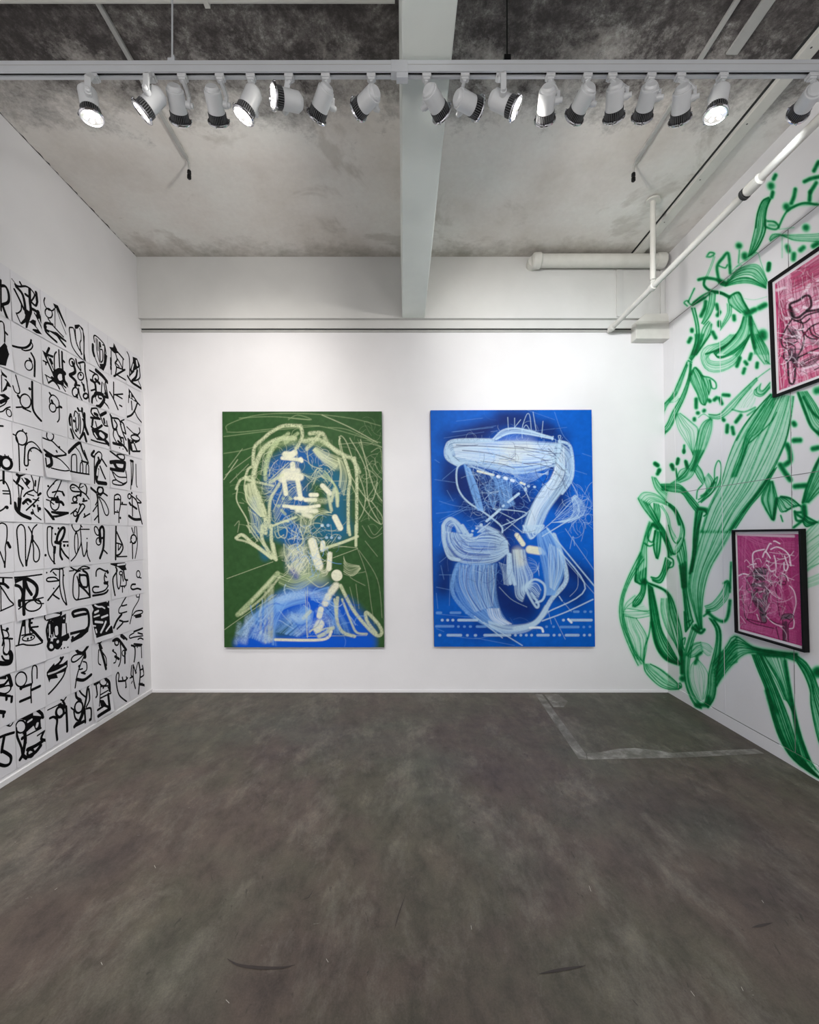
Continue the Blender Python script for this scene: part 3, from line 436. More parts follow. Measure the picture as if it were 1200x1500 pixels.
for line in SH.strip().split('\n'):
    key, desc, body = line.split('|'); c = COLS.index(key[0]); r = int(key[1:])-1
    k_ = 1+.016*(RE[r]+RE[r+1])/2; y0, y1 = YE[c]*k_+.0015, YE[c+1]*k_-.0015
    g = 2.298
    zz = lambda q: H + q*g/(1-q*.027)
    zt, zl = zz(RE[r])-.0012, zz(RE[r+1])+.0012
    lift = LIFT.get(key, random.uniform(.001,.005)); base = .0018 + .0004*((c+r)%3); ang = random.uniform(-.004,.004)
    cy, cz = (y0+y1)/2, (zt+zl)/2
    def P(y, z, off=0):
        v = (zt-z)/(zt-zl); u = abs((y-cy)/(y1-y0))*2
        q = base + lift*max(v,0)**2*(.55+.45*u*u) + off
        yy = y + (z-cz)*ang; z2 = z - (y-cy)*ang
        return (lx(z2)+q, yy, z2)
    mb = MB(); N = 8
    for i in range(5):
        for j in range(N):
            a, b = y0+(y1-y0)*i/5, y0+(y1-y0)*(i+1)/5; t0, t1 = zt-(zt-zl)*j/N, zt-(zt-zl)*(j+1)/N
            mb.face([P(a,t1),P(a,t0),P(b,t0),P(b,t1)],0,True); mb.face([P(a,t1,-.0006),P(b,t1,-.0006),P(b,t0,-.0006),P(a,t0,-.0006)],0,True)
    for (ya,yb,za,zb2) in ((y0,y0,zt,zl),(y1,y1,zl,zt)):
        for j in range(N):
            p, q = za+(zb2-za)*j/N, za+(zb2-za)*(j+1)/N; mb.face([P(ya,p),P(ya,q),P(ya,q,-.0006),P(ya,p,-.0006)])
    mb.face([P(y0,zl),P(y1,zl),P(y1,zl,-.0006),P(y0,zl,-.0006)])
    crop = None; lay = 0
    clampy = lambda y: min(max(y,y0+.001),y1-.001); clampz = lambda z: min(max(z,zl+.001),zt-.001)
    def W(p): y, z = left_pt(crop[0]+p[0]/crop[2], crop[1]+p[1]/crop[2]); return (y,z)
    def put(poly, off, mi):
        poly = [(clampy(y),clampz(z)) for y,z in poly]
        A = sum(poly[i][0]*poly[(i+1)%len(poly)][1]-poly[(i+1)%len(poly)][0]*poly[i][1] for i in range(len(poly)))
        if abs(A) < 1e-9: return
        if A < 0: poly = poly[::-1]
        mb.face([P(y,z,off) for y,z in poly], mi)
    for st in body.split(';'):
        st = st.strip()
        if st[0] == '@': crop = CR[st[1:3]]; st = st[4:]
        mi, off = 1, .0005
        if st[0] == 'w': mi, off = 0, .0010; st = st[2:]
        if st[0] == 'f':
            import mathutils
            pts = [W(p) for p in seq(st[2:])]; pts = [(clampy(y),clampz(z)) for y,z in pts]
            def split(T, dep=0):
                e = [math.dist(T[i],T[(i+1)%3]) for i in range(3)]; k = e.index(max(e))
                if e[k] < .03 or dep > 7: put(T, off, mi); return
                a, b, c = T[k], T[(k+1)%3], T[(k+2)%3]; m_ = ((a[0]+b[0])/2,(a[1]+b[1])/2); split([a,m_,c],dep+1); split([m_,b,c],dep+1)
            for tri in mathutils.geometry.tessellate_polygon([[Vector((y,z,0)) for y,z in pts]]): split([pts[i] for i in tri])
            continue
        if st[0] == 'o':
            a = st.split(); wd = float(a[1]); cx, cyy = map(float,a[2].split(',')); ra, rb = map(float,a[3].split(',')); th = math.radians(float(a[4]))
            pts = [(cx+ra*math.cos(q)*math.cos(th)-rb*math.sin(q)*math.sin(th), cyy+ra*math.cos(q)*math.sin(th)+rb*math.sin(q)*math.cos(th)) for q in [2*math.pi*k/28 for k in range(29)]]
        else:
            wd, rest = st.split(' ',1); wd = float(wd); pts = catmull(seq(rest),6)
        q = [W(p) for p in pts]; R = wd/crop[2]*q[0][0]/F/2*1.02
        for k, (y,z) in enumerate(q):
            put([(y+R*math.cos(a), z+R*math.sin(a)) for a in [2*math.pi*i/(14 if len(q)==1 else 10) for i in range(14 if len(q)==1 else 10)]], off, mi)
            if k+1 < len(q):
                y2, z2 = q[k+1]; dy, dz = y2-y, z2-z; L = math.hypot(dy,dz)
                if L < 1e-6: continue
                ny, nz = -dz/L*R, dy/L*R; n = max(1,int(L/.03))
                for i in range(n):
                    a, b = i/n, (i+1)/n
                    put([(y+dy*a+ny,z+dz*a+nz),(y+dy*a-ny,z+dz*a-nz),(y+dy*b-ny,z+dz*b-nz),(y+dy*b+ny,z+dz*b+nz)], off, mi)
    o = mb.build('ink_drawing', [M['paper'],M['ink']])
    tag(o, 'paper inked with %s, %s row of left wall' % (desc, ORD[r]), 'drawing', 'black ink drawings on paper covering the left wall')
# ================================================================ painted surfaces: brush rasteriser
AC = {'MA':(1050,220,7.5),'MB':(950,340,6.6667),'MC':(940,490,6),'MD':(1050,560,6.82),'ME':(930,660,7.5),'MF':(900,800,6.25),'MG':(1040,900,6.25),'M2':(900,600,4),
 'G1':(310,590,4.444),'G2':(310,770,4.444),'B1':(610,590,4.444),'B2':(610,770,4.444),'P':(1060,760,7.143),'Q':(1120,350,6)}
def smooth_noise(h, w, cell, seed, oct=3):
    rs = np.random.RandomState(seed); out = np.zeros((h,w)); amp = 1; tot = 0
    for o in range(oct):
        c = max(cell/2**o,1.5); gh, gw = int(h/c)+3, int(w/c)+3; g = rs.rand(gh,gw)
        yy, xx = np.arange(h)/c, np.arange(w)/c; y0, x0 = yy.astype(int), xx.astype(int); fy, fx = yy-y0, xx-x0
        fy = (fy*fy*(3-2*fy))[:,None]; fx = (fx*fx*(3-2*fx))[None,:]
        a = g[y0][:,x0]*(1-fx)+g[y0][:,x0+1]*fx; b = g[y0+1][:,x0]*(1-fx)+g[y0+1][:,x0+1]*fx
        out += amp*(a*(1-fy)+b*fy); tot += amp; amp *= .55
    return out/tot
class Ras:
    def __init__(s, x0, y0, x1, y1, ss, ch, base=0, seed=1):
        s.x0, s.y0, s.ss = x0, y0, ss; s.kn = s.kw = s.ka = s.kf = 1; s.edge = s.air = False; s.jit = .35; s.sw = 1; s.st = 0; s.w, s.h = int((x1-x0)*ss), int((y1-y0)*ss); s.ch = ch
        s.a = np.zeros((s.h,s.w,ch)); s.a[:] = base
        s.n1 = smooth_noise(s.h,s.w,5*ss,seed); s.n2 = smooth_noise(s.h,s.w,1.2*ss,seed+1,2)
    def dist(s, P, reach):
        P = (np.array(P,float)-[s.x0,s.y0])*s.ss; reach = reach*s.ss
        lo = np.maximum(np.floor(P.min(0)-reach),0).astype(int); hi = np.minimum(np.ceil(P.max(0)+reach)+1,[s.w,s.h]).astype(int)
        if (hi <= lo).any(): return None
        d = np.full((hi[1]-lo[1],hi[0]-lo[0]), 1e9)
        if len(P) == 1: P = np.r_[P,P+.01]
        for a, b in zip(P[:-1],P[1:]):
            l2 = np.maximum(np.floor(np.minimum(a,b)-reach),lo).astype(int); h2 = np.minimum(np.ceil(np.maximum(a,b)+reach)+1,hi).astype(int)
            if (h2 <= l2).any(): continue
            X = np.arange(l2[0],h2[0])+.5; Y = np.arange(l2[1],h2[1])[:,None]+.5; v = b-a; L = max(v@v,1e-9)
            t = np.clip(((X-a[0])*v[0]+(Y-a[1])*v[1])/L,0,1); q = np.hypot(X-a[0]-t*v[0],Y-a[1]-t*v[1])
            sl = d[l2[1]-lo[1]:h2[1]-lo[1], l2[0]-lo[0]:h2[0]-lo[0]]; np.minimum(sl,q,out=sl)
        return d/s.ss, lo, hi
    def mask(s, P, w, soft):
        r = s.dist(P, w/2+soft*1.6)
        if r is None: return None
        d, lo, hi = r; t = np.clip((w/2+soft-d)/(2*soft),0,1); return t*t*(3-2*t), lo, hi
    def comp(s, m, lo, hi, a, col, tex=0):
        sl = s.a[lo[1]:hi[1],lo[0]:hi[0]]; k = m*a
        if tex: k = k*np.clip(1-tex+tex*1.9*s.n2[lo[1]:hi[1],lo[0]:hi[0]],0,1.15)
        k = np.clip(k,0,1)[...,None]; sl *= 1-k; sl += k*np.array(col)
    def stroke(s, P, w, a, col, soft=.6, tex=0):
        r = s.mask(P,w,soft)
        if r: s.comp(*r, a, col, tex)
    def bundle(s, L, R, n, wl, al, af, col, fcol=None, soft=.45, tex=0, jit=.35):
        m = max(len(L),len(R)); N = 24; L = resample(catmull(L,6),N); R = resample(catmull(R,6),N)
        gap = np.median(np.hypot(*(L-R).T)); k = max(4,int(gap/2.2)+2); acc = None
        if af:
            sp = np.hypot(*(L-R).T).max()/(k-1)
            lo_, hi_ = None, None
            full = np.zeros((s.h,s.w))
            for i in range(k):
                r = s.mask(L+(R-L)*i/(k-1), sp*1.05, max(sp*.45,.6))
                if r: mm, lo, hi = r; sl = full[lo[1]:hi[1],lo[0]:hi[0]]; np.maximum(sl,mm,out=sl)
            ys, xs = np.where(full.any(1))[0], np.where(full.any(0))[0]
            if len(ys): lo = np.array([xs[0],ys[0]]); hi = np.array([xs[-1]+1,ys[-1]+1]); s.comp(full[lo[1]:hi[1],lo[0]:hi[0]],lo,hi,af,fcol if fcol is not None else col,tex)
        for i in range(n):
            t = (i+(RNG.rand()-.5)*jit)/max(n-1,1); t = min(max(t,0),1)
            wob = (np.sin(np.linspace(0,RNG.uniform(2,7),N)+RNG.rand()*6)*.04*jit)[:,None]
            s.stroke(L+(R-L)*(t+wob), wl*RNG.uniform(.6,1.4), al*RNG.uniform(.45,1.15), col, soft)
        if s.edge:
            for E in (L,R): s.stroke(E, wl*1.2, al*.6, col, soft*1.6)
    def run(s, text, pal):
        for ln in text.strip().split('\n'):
            hd, *pp = ln.split('|'); a = hd.split(); ox, oy, sc = AC[a[0]]
            pts = [[(ox+x/sc, oy+y/sc) for x,y in seq(p)] for p in pp]
            if a[1] == 's':    # K s width alpha colour soft tex | pts
                w, al, cn = float(a[2])/sc, float(a[3]), a[4]; soft = float(a[5])/sc if len(a)>5 else .7; tex = float(a[6]) if len(a)>6 else 0
                if s.air:
                    soft *= 1.35
                    for i_,p in enumerate(pts):
                        if len(p) == 2 and w > 3:
                            (x0,y0),(x1,y1) = p; q = min(.28,.3*w/max(math.hypot(x1-x0,y1-y0),.1)); pts[i_] = [(x0+(x1-x0)*q,y0+(y1-y0)*q),(x1-(x1-x0)*q,y1-(y1-y0)*q)]
                for p in pts: s.stroke(catmull(p,6), w*s.sw, al, pal[cn], max(soft,.35), min(tex+(s.st if w < 20 else 0),1))
            elif a[1] == 'b':  # K b n wl al af colour [tex] | L | R
                tex = float(a[7]) if len(a)>7 else 0
                s.bundle(pts[0],pts[1],int(int(a[2])*s.kn+.5),float(a[3])/sc*s.kw,float(a[4])*s.ka,float(a[5])*s.kf,pal[a[6]],tex=tex,jit=s.jit)
    def sample(s, px, py):
        x = np.clip((px-s.x0)*s.ss-.5,0,s.w-1.001); y = np.clip((py-s.y0)*s.ss-.5,0,s.h-1.001); i, j = x.astype(int), y.astype(int); fx, fy = (x-i)[...,None], (y-j)[...,None]
        A = s.a; return (A[j,i]*(1-fx)+A[j,i+1]*fx)*(1-fy)+(A[j+1,i]*(1-fx)+A[j+1,i+1]*fx)*fy
def project(P): return VX+P[...,0]*F/P[...,1], VY-(P[...,2]-H)*F/P[...,1]
def srgb2lin(c): c = np.clip(c,0,1); return np.where(c<=.04045,c/12.92,((c+.055)/1.055)**2.4)
def grid_object(name, P, col, m, keep=None, extra=None, parent=None, extra_mat=None, flip=False):
    h, w = P.shape[:2]; idx = np.arange(h*w).reshape(h,w)
    q = np.stack([idx[:-1,:-1],idx[:-1,1:],idx[1:,1:],idx[1:,:-1]],-1)
    if flip: q = q[...,::-1]
    q = q.reshape(-1,4) if keep is None else q[keep]
    V = P.reshape(-1,3); Cc = col.reshape(-1,3)
    if keep is not None:
        used = np.unique(q); rm = np.zeros(h*w,int); rm[used] = np.arange(len(used)); V = V[used]; Cc = Cc[used]; q = rm[q]
    nq = len(q); mi = np.zeros(nq,int)
    if extra is not None:
        ev, ef = extra; b = len(V); V = np.r_[V,ev]; Cc = np.r_[Cc,np.ones((len(ev),3))*.6]; q = np.r_[q,np.array(ef)+b]; mi = np.r_[mi,np.ones(len(ef),int)]
    me = bpy.data.meshes.new(name); me.vertices.add(len(V)); me.vertices.foreach_set('co', V.astype('f').ravel())
    me.loops.add(len(q)*4); me.loops.foreach_set('vertex_index', q.astype('i').ravel()); me.polygons.add(len(q))
    me.polygons.foreach_set('loop_start', np.arange(0,len(q)*4,4,dtype='i')); me.polygons.foreach_set('loop_total', np.full(len(q),4,'i'))
    me.materials.append(m)
    if extra is not None: me.materials.append(extra_mat)
    me.polygons.foreach_set('material_index', mi.astype('i')); me.update(calc_edges=True)
    at_ = me.color_attributes.new('paint','FLOAT_COLOR','POINT'); at_.data.foreach_set('color', np.c_[Cc,np.ones(len(Cc))].astype('f').ravel())
    o = bpy.data.objects.new(name, me); C.objects.link(o)
    if parent: o.parent = parent
    return o
# ---------------------------------------------------------------- green spray mural (density field, photographed outline, real wall planes)
MUR = r'''
MC b 5 5 .5 .33 d|400,240 330,400 270,530 200,610 130,710 95,820 100,870 180,910|405,270 360,400 310,520 250,590 215,640 170,760 180,830 215,850
MC b 4 7 .6 .33 d|425,250 410,380 350,540 270,680 215,800 150,850|440,260 425,400 385,540 320,680 250,830 150,905
MC b 3 6 .6 .4 d|470,0 470,80 420,210|540,0 500,110 440,230
MC s 12 .6 d 6|600,0 540,90 440,220|410,230 440,245
MC b 3 4 .3 .1 d|240,580 300,520 310,500|250,600 300,590 330,560
MB b 3 7 .6 .45 d|420,740 460,900 465,1040 420,1200|455,740 495,930 490,1080 450,1200
MB b 3 7 .55 .35 d|590,870 530,950 500,1080 440,1200|620,900 600,1000 550,1080 470,1200
MB b 3 7 .55 .5 d|600,600 590,700 560,800 520,890|655,600 640,720 600,820 540,900
MB b 3 6 .4 .35 d|770,700 770,790 720,900|810,720 800,820 700,960
MB s 26 .75 d 10|490,465 560,450 650,460 720,490 760,500
MB s 22 .8 d 8|550,460 545,520 600,570 700,590 790,630|650,590 720,600 790,640
MB s 16 .8 d 7|790,630 880,590 930,680 980,770
MB b 7 6 .5 .45 d|880,590 920,660 985,770|780,650 800,710 900,790
MB s 45 .9 d 22|940,795 1000,785
MB s 40 .85 d 20|1010,770 1050,755|1075,745 1150,705
MB s 13 .6 d 7|430,700 510,630 590,590 590,610 520,660 430,715|380,720 350,690 380,670 430,710 560,640|390,680 450,550
MB s 22 .5 d 12|440,690 540,630
MB s 6 .45 d 4|560,440 610,320 640,230|575,440 625,320 650,240
MB s 14 .65 d 9|570,240 600,200 645,210 610,240 570,240
MB s 24 .75 d 12|690,470 670,340 720,260 780,210 800,400
MB s 12 .6 d 7|690,330 750,350 770,320|690,500 750,520 780,460
MB s 12 .5 d 8|880,300 890,180
MB s 50 .8 d 22|880,130 890,135|940,215 940,250
MB s 40 .75 d 20|700,480 740,500
MB b 10 6 .55 .3 d|750,520 850,440 1000,420 1150,540|830,400 950,330 1080,330 1160,480
MB b 5 6 .6 .45 d|750,530 880,500 1000,500 1150,550|780,500 880,450 1000,450 1140,530
MB s 5 .5 d 3|960,250 1060,200 1100,300 1160,470|850,370 900,350 910,320 860,340
MB s 4 .35 d 2|940,650 1040,660 1160,630
MB s 8 .35 d 6|820,380 880,320 980,260 1060,200
MB s 30 .85 d 14|560,680 550,740 515,820|665,700 680,760|700,775 670,820|690,870 690,920|625,970 660,1040|835,810 840,865|425,945 425,975|418,1030 390,1080|1178,300 1168,380
MB s 70 .85 d 28|1118,980 1120,1030
MB s 12 .85 d 7|930,830 890,950 800,1070 700,1140 560,1190
MB b 7 6 .4 .32 d|940,830 900,960 800,1080 640,1180|985,820 980,980 930,1100 850,1200
MB s 28 .85 d 12|995,830 1010,980 1040,1130
MB b 5 6 .45 .3 d|995,830 1005,1000 1040,1190|1010,830 1090,1010 1170,1190
MC b 8 3 .5 .18 d|830,0 760,80 660,140 590,180 600,230 700,240 800,200 900,100 950,0|780,0 690,70 560,110 520,200 570,310 680,330 800,280 860,200 960,0
MC b 6 5 .45 .33 d|830,0 760,80 660,140 640,180 720,190 820,130 900,60 950,0|820,20 740,110 660,170 680,210 760,190 830,150 900,90 940,40
MC b 5 5 .5 .3 d|960,0 1000,150 1080,260|1020,0 1110,130 1120,260
MC b 8 6 .55 .45 d|430,330 430,400 490,520 520,600 550,620|480,290 530,350 560,480 580,560 560,620
MC s 11 .65 d 6|440,350 470,290 530,360 600,380 650,420 655,470 620,470 600,400
MC b 4 5 .5 .4 d|520,360 560,440 590,520|600,400 610,460 590,530
MC s 26 .85 d 12|480,560 480,650|490,690 500,690|465,735 465,755|545,675 555,665|590,575 605,590|635,580 665,550|685,555 708,615|710,530 775,535|715,745 728,755|755,790 750,865|797,810 810,880|878,705 825,775|868,200 835,285|905,235 930,265|908,295 892,345|965,165 948,225|1018,245 1012,295|115,1135 150,1155|160,1185 150,1200|265,1145 280,1190
MC s 16 .8 d 9|375,975 372,1040|320,1090 310,1140|385,1110 405,1170
MC b 4 5 .5 .3 d|590,700 680,700 760,620 860,520 1010,380|600,730 690,740 790,670 880,560 1020,400
MC b 9 3 .3 .06 d|820,650 870,560 960,460|960,640 990,600 1000,560
MC s 13 .5 d 7|800,660 900,680 1000,640|930,710 1000,660
MC b 5 6 .45 .3 d|1000,480 990,500 1000,530 1060,540 1130,470|1050,430 1040,480 1070,490 1130,420
MC s 8 .5 d 4|1010,390 1060,350 1130,300|1090,230 1130,260
MC b 7 4 .45 .14 d|300,700 320,820 400,960 450,1050|340,690 440,770 500,850 450,1060
MC b 5 6 .45 .4 d|600,740 540,780 500,880 470,1100 430,1200|620,750 610,850 560,1000 490,1120 460,1200
MC s 6 .5 d 4|500,730 550,700 620,750
MD b 15 6 .55 .32 d|540,120 430,240 290,420 200,570 110,790 40,1010 -80,1250 -160,1500|770,140 745,330 690,590 560,880 420,1100 260,1300 130,1500
MD b 6 6 .5 .25 d|540,120 440,280 330,460 280,560 250,700 150,950|590,140 540,300 430,480 330,570 290,700 200,940
MD s 9 .7 d 5|540,120 420,250 290,420 200,580|745,330 690,590 560,880 420,1100 260,1300|600,300 540,400 380,560 300,640 240,830
MD b 5 9 .6 .35 d|560,880 420,1080 260,1290 130,1480|600,850 460,1090 330,1250 190,1460
MD b 6 10 .6 .55 d|530,990 450,1150 480,1250 550,1370|560,990 590,1100 600,1200 570,1380
MD s 26 .85 d 10|600,1160 570,1370
MD b 6 10 .6 .4 d|600,1160 640,1290 700,1280|650,1140 740,1160 830,1230
MD s 12 .8 d 6|690,1290 770,1240 830,1230|640,1140 740,1160 840,1240|640,1330 660,1390
MD s 50 .9 d 18|870,1230 880,1330
MD s 20 .85 d 10|780,1290 800,1380 870,1370 800,1320|770,1450 850,1390|790,1300 840,1300
MD b 4 14 .8 .8 d|860,1380 900,1440 1000,1400|880,1330 950,1370 1010,1400
MD s 20 .85 d 8|860,1200 900,1050 980,850 1060,700
MD b 5 12 .6 .5 d|870,1200 920,1060 1020,800 1120,600|920,1200 1020,1100 1100,1060 1250,1040
MD s 42 .85 d 18|765,400 785,430|760,582 845,578|705,625 730,700 735,780 690,820|635,825 680,900 735,975|770,1042 900,1030|950,668 1023,650|1060,640 1120,600
MD b 6 9 .6 .4 d|810,100 880,280 940,430 1023,520 1150,560|900,90 990,220 1060,330 1200,400
MD s 22 .8 d 10|815,110 880,290 950,450 1050,530|870,150 960,300 1080,400
MD s 60 .7 d 25|980,90 1100,60|1030,500 1060,520
MA b 5 7 .6 .45 d|570,520 500,560 450,700 420,880 350,1160|590,540 540,680 530,880 470,1030 380,1150
MA s 12 .85 d 7|590,540 550,640 530,780 530,900 440,1090 350,1170|570,520 500,570 450,700 430,850
MA s 34 .85 d 16|652,265 622,325|620,455 602,525|865,430 850,510 822,580|1028,450 1020,560|965,345 1040,312 1140,290|1125,120 1065,235|1025,470 1100,350
MA s 62 .8 d 28|595,385 600,400|765,615 770,625|980,850 985,855
MA s 18 .75 d 10|540,770 540,840 640,870 680,840 640,790 560,780|680,850 740,720 800,650 920,590 1000,580 1125,600 1300,560
MA s 28 .4 d 14|570,820 650,830|780,660 900,600 1100,590
MA b 4 8 .4 .3 d|580,980 620,920 760,930 900,930 1125,920 1300,880|590,1000 700,940 850,990 1000,1000 1125,1000 1300,980
MA s 8 .35 d 6|690,870 850,850|720,960 720,1180
MA s 45 .75 d 20|770,1045 798,1115|850,1130 842,1210|965,1062 910,1105|1050,1060 1120,1020
MA s 34 .85 d 14|582,1240 572,1315
ME b 6 9 .65 .5 d|290,370 400,370 500,380 600,480 700,600|300,430 420,450 520,470 600,580 680,680
ME s 45 .9 d 18|690,640 790,655
ME b 3 8 .6 .4 d|190,290 230,420 340,540|230,300 300,400 360,440
ME b 4 7 .55 .4 d|400,360 520,270 620,130 660,0|500,350 620,290 690,150 760,0
ME b 3 7 .5 .3 d|460,310 500,220 570,190|480,330 560,280 600,200
ME s 32 .85 d 14|215,135 255,165|272,215 245,265|400,150 415,180|480,90 468,145|563,120 575,180|540,0 540,15
ME s 16 .8 d 9|450,200 465,290
ME b 3 7 .6 .5 d|660,220 700,300 750,370|690,160 740,230 770,330
ME s 11 .7 d 6|720,560 860,400 880,200 920,110 950,180 930,350 830,480 700,570|680,530 690,440 740,380 |700,540 780,480 850,370 910,290 860,450 730,570
ME b 5 7 .5 .2 d|760,310 790,420 760,480|810,250 860,330 830,440
ME s 20 .6 d 10|730,500 790,470|850,380 880,350
ME b 5 10 .7 .65 d|670,680 650,900 640,1150 600,1350|740,680 710,830 680,1050 630,1330
ME s 12 .9 d 6|690,660 670,780 650,950 640,1150 610,1350|720,760 680,900 660,1100|760,650 790,690 760,720|740,680 700,850
ME s 10 .75 d 5|340,560 450,640 530,820 540,950 500,1080 430,1140 370,1060 340,900 260,780|370,820 410,960 460,1020 510,960
ME b 5 8 .6 .4 d|40,530 90,620 180,740 260,850 350,1050 380,1160|160,590 210,680 260,780 320,880 370,980 430,1140
ME b 4 7 .6 .25 d|40,520 100,460 230,480 350,560|150,600 200,560 280,570 350,600
ME s 26 .9 d 11|380,600 450,680 490,810
ME b 3 8 .6 .5 d|210,580 220,680 260,780|260,590 280,680 270,780
ME b 4 7 .45 .25 d|430,620 500,760 500,920 460,1010|460,660 545,840 530,1000 430,1140
ME b 3 6 .4 .1 d|270,600 340,700 390,900 440,980|300,600 370,720 400,850 460,960
ME s 36 .9 d 15|200,805 260,860
ME s 15 .75 d 8|190,810 150,900 150,980 200,1000 230,880
ME b 4 8 .55 .35 d|160,780 120,900 80,1050 20,1300 10,1440|200,800 180,870 130,1050 130,1250 110,1430
ME b 5 9 .65 .55 d|220,880 205,1050 235,1180|290,900 280,1080 255,1190
ME s 14 .75 d 8|290,900 360,1050 370,1160|20,1300 10,1420 60,1470|110,1020 160,1050 210,1030
ME s 14 .8 d 7|370,1170 420,1200 420,1270 370,1290
ME b 3 12 .75 .65 d|340,1180 300,1330 250,1400 180,1390|400,1230 350,1330 290,1450 200,1430
ME b 5 9 .6 .4 d|460,1160 500,1280 520,1500|545,980 570,1200 570,1500
ME s 42 .85 d 16|530,1290 545,1500
ME s 45 .9 d 20|100,1440 110,1450
MF s 40 .95 d 16|265,320 280,330
MF b 3 8 .6 .5 d|200,260 190,320 250,345|290,200 290,300 270,330
MF b 3 7 .55 .35 d|240,60 130,280 60,480 50,640 90,800 160,970 220,1090|270,120 160,290 90,460 80,600 120,780 190,960 270,1070
MF b 4 9 .7 .55 d|250,340 240,420 180,500 170,550|290,340 280,430 240,520 190,555
MF b 3 6 .4 .2 d|90,590 110,520 190,450|120,570 180,580 310,600
MF b 3 5 .4 .15 d|80,600 180,600 320,590|100,640 200,660 320,640
MF b 10 4 .5 .14 d|80,620 80,740 150,880 190,1030|200,660 290,800 300,900 270,1050
MF s 11 .65 d 7|320,400 340,600 320,800 280,930 270,1070
MF b 8 9 .75 .6 d|310,350 330,600 360,800 400,950 500,1050 600,1080|350,380 390,560 430,760 500,900 580,1040 610,1080
MF s 26 .8 d 10|345,700 380,880 460,1020 590,1080
MF b 4 9 .75 .5 d|330,350 480,430 510,600 570,800 610,1000|300,330 500,430 590,680 620,830 620,1000
MF b 4 7 .45 .25 d|430,480 430,600 480,760 560,900 600,1000|490,480 490,560 510,680 560,860 610,990
MF s 32 .92 d 12|615,960 622,1170
MF s 42 .85 d 16|618,1210 630,1220
MF s 10 .7 d 6|640,950 620,870 650,840 640,900|590,1300 580,1270 605,1255 615,1290 590,1305
MF b 5 8 .55 .35 d|270,1080 290,1160 400,1270 500,1310 590,1310|330,1080 430,1130 530,1210 610,1290
MF b 3 10 .8 .7 d|600,180 630,400 650,600 660,770|650,150 660,400 700,620 720,690
MF s 9 .85 d 4|640,600 650,770 665,770 720,690|660,700 700,680
MF b 9 7 .5 .38 d|770,-135 735,0 690,250 680,400 720,560 780,760|1075,-135 1000,0 880,200 820,400 800,600 805,760
MF s 22 .9 d 9|720,750 790,795 825,765|740,720 780,770
MF b 5 8 .5 .35 d|720,720 680,850 640,1000 640,1200 680,1350 740,1460 800,1490|770,760 720,880 690,1050 680,1200 720,1340 790,1450
MF b 6 9 .6 .5 d|870,660 930,760 930,900 870,1150 860,1300 830,1440|920,680 975,780 970,1000 940,1200 920,1380 860,1480
MF s 34 .75 d 16|745,1455 860,1455|865,1380 865,1430
MF b 6 4 .4 .1 d|760,1030 700,1100 700,1250 780,1420|770,1040 850,1150 860,1250 820,1400
MF s 24 .75 d 12|750,1010 800,975|760,1020 740,1080
MF b 4 6 .5 .35 d|660,1000 720,900 790,880|700,1020 760,1000 810,960
MF b 5 4 .4 .15 d|790,880 860,900 900,940|800,950 850,1000 880,1000
MF b 5 7 .5 .3 d|830,550 900,520 980,420 1020,330|850,600 940,580 1040,470 1050,340
MF s 24 .8 d 12|850,600 920,660 1000,690 1040,640 1060,500
MF s 16 .7 d 8|1070,150 1060,420|820,640 870,600|1000,340 1040,320 1060,380
MF b 5 8 .5 .4 d|970,1000 1050,920 1125,830|940,1280 1020,1120 1125,1060
MG b 7 10 .6 .45 d|30,450 150,300 230,200 400,300 560,330 700,350 800,360|60,650 170,500 300,370 420,350 560,370 680,390 800,430
MG s 20 .85 d 10|440,360 560,378 680,380|400,310 560,350 780,370
MG b 7 11 .65 .5 d|780,370 880,440 950,560 1000,700 1090,900 1200,1200|800,440 870,560 920,700 930,850 1000,1170 1100,1400
MG b 9 11 .7 .6 d|390,370 440,500 520,700 580,950 640,1130 740,1300 880,1420 1000,1500|470,370 540,520 620,700 720,950 800,1200 850,1320 1000,1490
MG s 34 .6 d 14|520,700 600,960 700,1200 850,1380|540,760 620,900
MG b 7 8 .55 .3 d|500,380 600,560 680,740 760,900 780,1050 830,1310|680,400 720,600 780,880 850,1150 930,1350 1000,1450
MG s 30 .75 d 12|690,430 720,620 760,850 800,1050 900,1330
MG b 3 6 .5 .12 d|470,380 540,500 620,640 680,780|500,380 580,500 660,640 700,790
MG s 95 .8 d 25|985,530 1000,530
M2 b 9 5 .35 .2 d|1110,740 1200,650 1320,540|1110,960 1200,900 1320,840
M2 b 4 4 .3 .14 d|1100,1000 1160,980 1300,920|1110,1050 1200,1020 1300,980
'''
R = Ras(895,80,1460,1420,2.2,1,0,3); R.kn, R.kw, R.ka, R.kf = 1.3,.55,1.3,.5; R.edge = R.air = True; R.jit = .9; R.run(MUR, {'d':(1.0,)})
def blur(a, r):
    for ax in (0,1):
        for _ in range(2):
            p = np.cumsum(np.pad(a, [(r+1,r) if k==ax else (0,0) for k in (0,1)], mode='edge'), axis=ax); n = a.shape[ax]
            a = (np.take(p, range(2*r+1,2*r+1+n), ax)-np.take(p, range(0,n), ax))/(2*r+1)
    return a
d0 = R.a[...,0]; d0 = .55*d0+.45*blur(d0,1)
d0 = d0*(.82+.36*R.n1)                                            # uneven spray
halo = blur(np.minimum(d0,.8),4)*.20 + blur(np.minimum(d0,.8),9)*.10
R.a[...,0] = np.clip(1-(1-np.clip(d0,0,1))*(1-halo),0,1)
def green(d):
    xs = [0,.12,.32,.55,.78,1]; cs = np.array([WALLC,(192,222,206),(118,196,154),(26,142,84),(4,102,54),(1,72,36)])/255.
    l = srgb2lin(cs); return np.stack([np.interp(d,xs,l[:,i]) for i in range(3)],-1)
P_, C_, K_ = [], [], []
